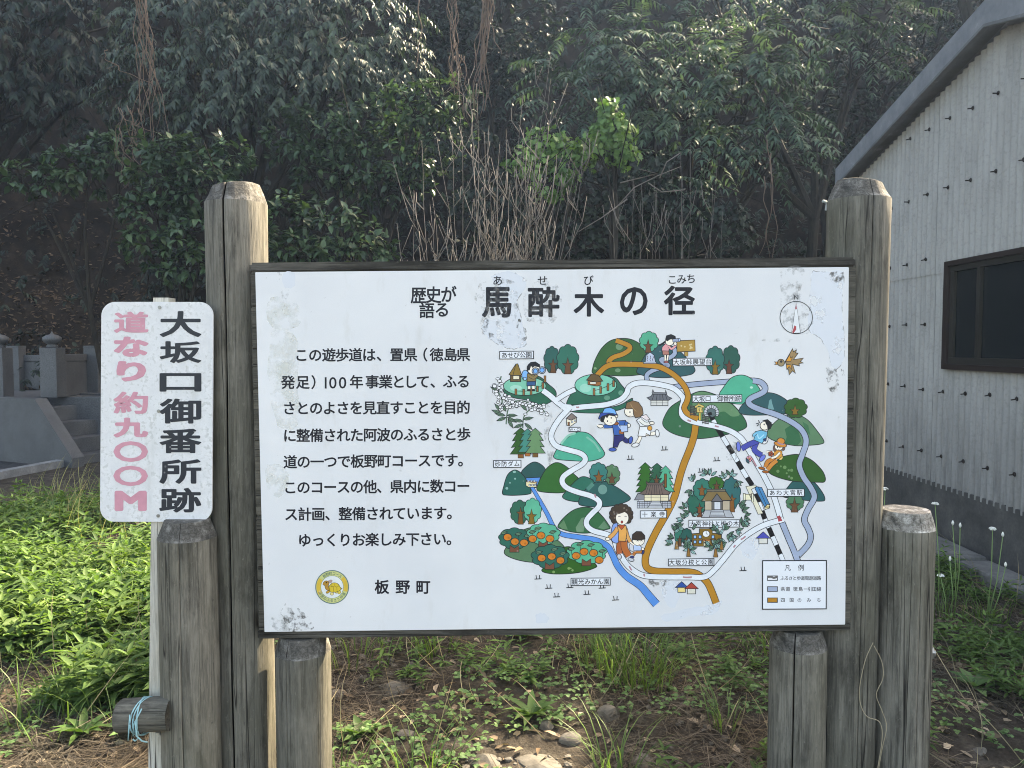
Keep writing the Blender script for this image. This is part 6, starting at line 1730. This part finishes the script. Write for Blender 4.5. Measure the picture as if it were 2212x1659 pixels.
# dry straw and needles
x, y = visible_xy(85000, 2.25, 7.5, -250, 2400, 1.25); k = clump(x, y, 1.1, 43, -.22); x, y = x[k], y[k]; n = len(x)
an = RNG.uniform(0, 6.28, n); D = np.stack([np.cos(an), np.sin(an), RNG.normal(size=n) * .12], 1); lv = Leaves(np.array([[0, .3, 0], [0, -.3, 0], [.5, .5, .03], [.5, -.5, .03], [1, .3, 0], [1, -.3, 0]]), np.array([(0, 1, 3), (0, 3, 2), (2, 3, 5), (2, 5, 4)]))
lv.add(on_ground(x, y, 0) + UP * RNG.uniform(.004, .03, (n, 1)), D, unit(UP + RNG.normal(size=(n, 3)) * .3), RNG.uniform(.04, .22, n), RNG.uniform(.0012, .0034, n))
tag(lv.build('dry_straw', L_STRAW), 'dry straw and needles strewn over the ground', 'straw', kind='stuff')
# dead leaves
x, y = visible_xy(3200, 2.25, 7.5, -250, 2400, 1.2); n = len(x); an = RNG.uniform(0, 6.28, n); lv = Leaves()
lv.add(on_ground(x, y, .012), np.stack([np.cos(an), np.sin(an), RNG.normal(size=n) * .25], 1), unit(UP + RNG.normal(size=(n, 3)) * .35), RNG.uniform(.025, .07, n), RNG.uniform(.012, .028, n))
tag(lv.build('dead_leaves', leaf_mat('curled_dead_leaf', (.13, .09, .06), (.34, .27, .2), .1, .8, .2)), 'curled dead leaves lying on the ground', 'dead leaves', kind='stuff')
# gravel
def stone_mesh(seed, n=2):
    bm = bmesh.new(); bmesh.ops.create_icosphere(bm, subdivisions=n, radius=1); r = np.random.default_rng(seed)
    pl = [(Vector(tuple(unit(r.normal(size=3)))), r.uniform(.55, .85)) for _ in range(9)]
    for v in bm.verts:
        for nn, d in pl:
            q = v.co.dot(nn)
            if q > d: v.co -= nn * (q - d) * .92
    bm.verts.index_update()
    V = np.array([v.co[:] for v in bm.verts]); Fc = np.array([[v.index for v in f.verts] for f in bm.faces]); bm.free(); return V, Fc
M_STONE = concrete('dusty_stone', (.075, .066, .055), (.19, .172, .148), 12)
x, y = visible_xy(7000, 2.25, 6.5, -250, 2400, 1.3); k = clump(x, y, 1.4, 45, -.1); x, y = x[k], y[k]; n = len(x)
SV = [stone_mesh(s_, 1) for s_ in range(6)]; Va, Fa = [], []; o_ = 0
for i in range(n):
    V, Fc = SV[i % 6]; q = RNG.uniform(0, 6.28); s_ = RNG.uniform(.005, .02) * (1.5 if RNG.random() < .1 else 1); rot = np.array([[math.cos(q), -math.sin(q), 0], [math.sin(q), math.cos(q), 0], [0, 0, .6]])
    Va.append((V * np.array([1, RNG.uniform(.6, 1), 1]) * s_) @ rot.T + np.array([x[i], y[i], float(gz(x[i], y[i])) + s_ * .2])); Fa.append(Fc + o_); o_ += len(V)
tag(mesh_obj('gravel', np.concatenate(Va), np.concatenate(Fa), M_STONE, None, None, False, org=(0, 3.5, 0)), 'small gravel strewn over the ground', 'gravel', kind='stuff')
# larger stones one by one
for i, (px, py, w_, h_, lab) in enumerate([(842, 1515 + 210, 90, 34, 0), (1790 * 0 + 855, 1490, 84, 34, 'flat pale stone under the left third of the board'), (725, 1490 + 8, 44, 40, 'small pale stone close to the short post under the board'),
      (880, 1588, 54, 28, 'wedge shaped brown stone among the weeds below the board'), (1050, 1648, 90, 34, 'broad layered stone at the bottom edge, left of centre'), (1310, 1560, 74, 52, 'dark mossy stone right of the rosette weed'),
      (1235, 1608, 60, 36, 'grey angular stone right of the centre near the bottom'), (1390, 1645, 80, 40, 'big pale lit stone at the bottom edge, right of centre'), (1180, 1580, 40, 30, 'small grey stone beside the rosette weed'), (1160, 1650, 120, 34, 'pale stone slab at the very bottom centre'), (2120, 1612, 36, 22, 'pale stone at the far right'), (760, 1640, 70, 40, 'grey stone at the bottom beside the sunlit log post')]):
    if lab == 0: continue
    p = onz(px, min(py, 1656), .03); s_ = w_ / 2 * p.y / F; V, Fc = stone_mesh(60 + i, 3); q = RNG.uniform(-.5, .5)
    rot = np.array([[math.cos(q), -math.sin(q), 0], [math.sin(q), math.cos(q), 0], [0, 0, 1]])
    V = (V * np.array([1, .75, .62 * h_ / w_ * 1.6]) * s_) @ rot.T + np.array([p.x, p.y, float(gz(p.x, p.y)) - s_ * .02])
    o = mesh_obj('stone', V, Fc, M_STONE, None, None, False, org=(p.x, p.y, 0)); tag(o, lab, 'stone', 'larger stones on the ground')

# grass tufts
def blades(lv, cx, cy, n, hmin, hmax, spread, wid, leanmax=.5):
    """curved blades as chains of three leaves' worth of strip"""
    a_ = RNG.uniform(0, 6.28, n); r_ = spread * np.sqrt(RNG.random(n)); x = cx + r_ * np.cos(a_); y = cy + r_ * np.sin(a_)
    P = on_ground(x, y, -.01); H = RNG.uniform(hmin, hmax, n); an = a_ + RNG.normal(size=n) * .8; le = RNG.uniform(.05, leanmax, n)
    D = np.stack([np.cos(an) * le, np.sin(an) * le, np.ones(n)], 1)
    side = np.stack([-np.sin(an), np.cos(an), np.zeros(n)], 1)
    lv.add(P, D, unit(np.cross(D, side)), H, np.full(n, wid))
def tuft(px, py, n, hmin, hmax, spread, lab, wid=.006, lean=.6, mat=None):
    p = onz(px, py, .02); lv = Leaves(BL_V, BL_T); blades(lv, p.x, p.y, n, hmin, hmax, spread, wid, lean)
    o = lv.build('grass_tuft', mat or L_GRASS, None, org=(p.x, p.y, float(gz(p.x, p.y)))); tag(o, lab, 'grass', 'tufts of long grass'); return o
tuft(1370, 1485, 150, .18, .46, .16, 'big dense tuft of long grass under the board, right of centre')
tuft(1300, 1470, 60, .15, .40, .10, 'smaller grass tuft touching the left of the biggest one')
tuft(1330, 1690, 34, .15, .34, .07, 'sunlit grass tuft at the bottom edge right of centre')
tuft(910, 1690, 26, .16, .36, .09, 'thin sunlit grass blades at the bottom, left of centre')
tuft(740, 1700, 18, .12, .30, .06, 'grass blades rising beside the sunlit log post')
tuft(1560, 1585, 26, .12, .30, .05, 'upright grass tuft near the split log post')
tuft(780, 1440, 40, .14, .36, .15, 'loose tuft of drooping grass under the left part of the board')
tuft(940, 1425, 40, .14, .36, .13, 'loose grass tuft under the board, left of centre')
tuft(255, 1085, 60, .2, .5, .16, 'tall grass left behind the guide sign plate')
tuft(95, 1110, 70, .2, .42, .22, 'tall grass tuft among weeds at the left edge')
tuft(180, 1290, 46, .15, .34, .14, 'grass tuft among weeds left of the timber stake')
tuft(310, 1310, 50, .15, .36, .10, 'dark grass tuft close to the timber stake')
tuft(1655, 1440, 40, .12, .30, .10, 'grass tuft just left of the split log post')
# lane side grass seeds
x, y = visible_xy(150, 5.6, 7.6, 60, 330); lv = Leaves(BL_V, BL_T); n = len(x); D = np.stack([RNG.normal(size=n) * .25, RNG.normal(size=n) * .2, np.ones(n)], 1); lv.add(on_ground(x, y), D, unit(np.array([0, -1., .2]) + RNG.normal(size=(n, 3)) * .3), RNG.uniform(.2, .55, n), np.full(n, .007))
tag(lv.build('long_grass', leaf_mat('seeding_grass', (.12, .13, .05), (.26, .25, .11), .35, .6, .3)), 'long seeding grass along the kerb', 'grass', kind='stuff')
# rosette weed
def rosette(px, py, n, L, wid, lab, mat):
    p = onz(px, py, .02); lv = Leaves(); an = np.linspace(0, 6.28, n, endpoint=False) + RNG.normal(size=n) * .15
    lv.add(np.tile(np.array([p.x, p.y, float(gz(p.x, p.y)) + .02]), (n, 1)), np.stack([np.cos(an), np.sin(an), RNG.uniform(.15, .9, n)], 1), np.tile(UP, (n, 1)) + RNG.normal(size=(n, 3)) * .1, RNG.uniform(.7, 1.1, n) * L, np.full(n, wid))
    o = lv.build('rosette_weed', mat, None, org=(p.x, p.y, float(gz(p.x, p.y)))); tag(o, lab, 'weed', 'broad leaved rosette weeds'); return o
rosette(1148, 1568, 11, .13, .034, 'spiky leaved rosette weed on bare soil below the middle of the board', L_WEED)
rosette(1130, 1412, 9, .15, .05, 'broad leaved weed close under the bottom rail, centre', L_CLOV)
rosette(300, 1590, 9, .14, .05, 'pale broad leaved weed left of the timber stake near the bottom', L_CLOV)
rosette(780, 1590, 12, .10, .036, 'leafy weed low down beside the sunlit log post', L_WEED)
rosette(180, 1600, 12, .12, .032, 'bright weed at the lower left', L_WEED)
rosette(2105, 1500, 8, .12, .045, 'broad leaved weed at the right, beyond the pale topped log', L_CLOV)
# flowering chives
M_STALK = paint('chive_stalk', '#6f8a55', .5); M_UMBEL = paint('white_umbel', '#e6e8e2', .6)
def chive(px, py, stalks, lab, nb=60):
    """stalks: picture place of each flower head and whether it is open"""
    p = onz(px, py, .02); z0 = float(gz(p.x, p.y)); e = empty('chive_plant', lab, 'chive', (p.x, p.y, z0), 'flowering chives at the right')
    lv = Leaves(BL_V, BL_T); blades(lv, p.x, p.y, nb, .12, .34, .10, .005, .5); lv.build('leaves', L_GRASS, e)
    m = MB()
    for hx, hy, op in stalks:
        h = MB()
        t = at(hx, hy, p.y + RNG.uniform(-.05, .05)); b_ = Vector((p.x + RNG.uniform(-.05, .05), p.y, z0)); m.tube([b_, b_.lerp(t, .5) + Vector((.012, 0, 0)), t], [.0030, .0026, .0022], 6)
        if op:
            for k in range(34):
                d = Vector(tuple(RNG.normal(size=3))).normalized(); d.z = abs(d.z) * .7; q = t + d * .016
                h.tube([t, q], .0007, 4, 0); h.lathe([(.0012, -.002), (.0042, .0), (.003, .003), (.001, .004)], q, 6)
        else: h.lathe([(.002, 0), (.0065, .008), (.007, .016), (.002, .028)], t, 8)
        h.build('flower_head', M_UMBEL, e, True, org=t)
    m.build('stalks', M_STALK, e, True)
chive(2045, 1330, [(2020, 1090, 1), (2058, 1135, 0), (2074, 1140, 0), (2032, 1245, 1), (2052, 1212, 0)], 'clump of flowering chives right beside the pale topped log post')
chive(2130, 1345, [(2144, 1144, 1), (2166, 1160, 0), (2172, 1225, 0)], 'clump of flowering chives farther right, in front of the shed')
chive(1905, 1310, [(1912, 1058, 1)], 'single flowering chive showing between the tall right post and the pale topped log', 8)
# dry stem leaning on the right posts
m = MB()
for L in ([(1886, 1388), (1868, 1430), (1856, 1500), (1870, 1545), (1900, 1560), (1905, 1600), (1892, 1680)], [(1888, 1395), (1905, 1430), (1907, 1465), (1893, 1500), (1905, 1535), (1915, 1570), (1905, 1620), (1893, 1690)]):
    pp = [at(x, y, YM - .115) for x, y in L]; pp = smooth([p for p in pp], False, 6); m.tube(pp, .0013, 5)
o = m.build('dry_tendril', paint('dry_tendril', '#9a8f78', .8), None, True); tag(o, 'thin dry tendril hanging down between the tall right post and the pale topped log', 'tendril')
# ================================================================ misty air in front of the slope
m = bpy.data.materials.new('air'); m.use_nodes = True; nt = m.node_tree
nt.nodes.remove(nt.nodes['Principled BSDF'])
pv = nt.nodes.new('ShaderNodeVolumePrincipled'); pv.inputs['Color'].default_value = (.42, .62, 1, 1)
pv.inputs['Density'].default_value = .0015; pv.inputs['Anisotropy'].default_value = .45
nt.links.new(pv.outputs[0], nt.nodes['Material Output'].inputs['Volume'])
mb = MB(); mb.box(-62, 62, -62, 64, -3, 25)
tag(mb.build('haze', m, None, org=(0, 0, 0)), 'thin bluish haze in the air', 'haze', kind='stuff')
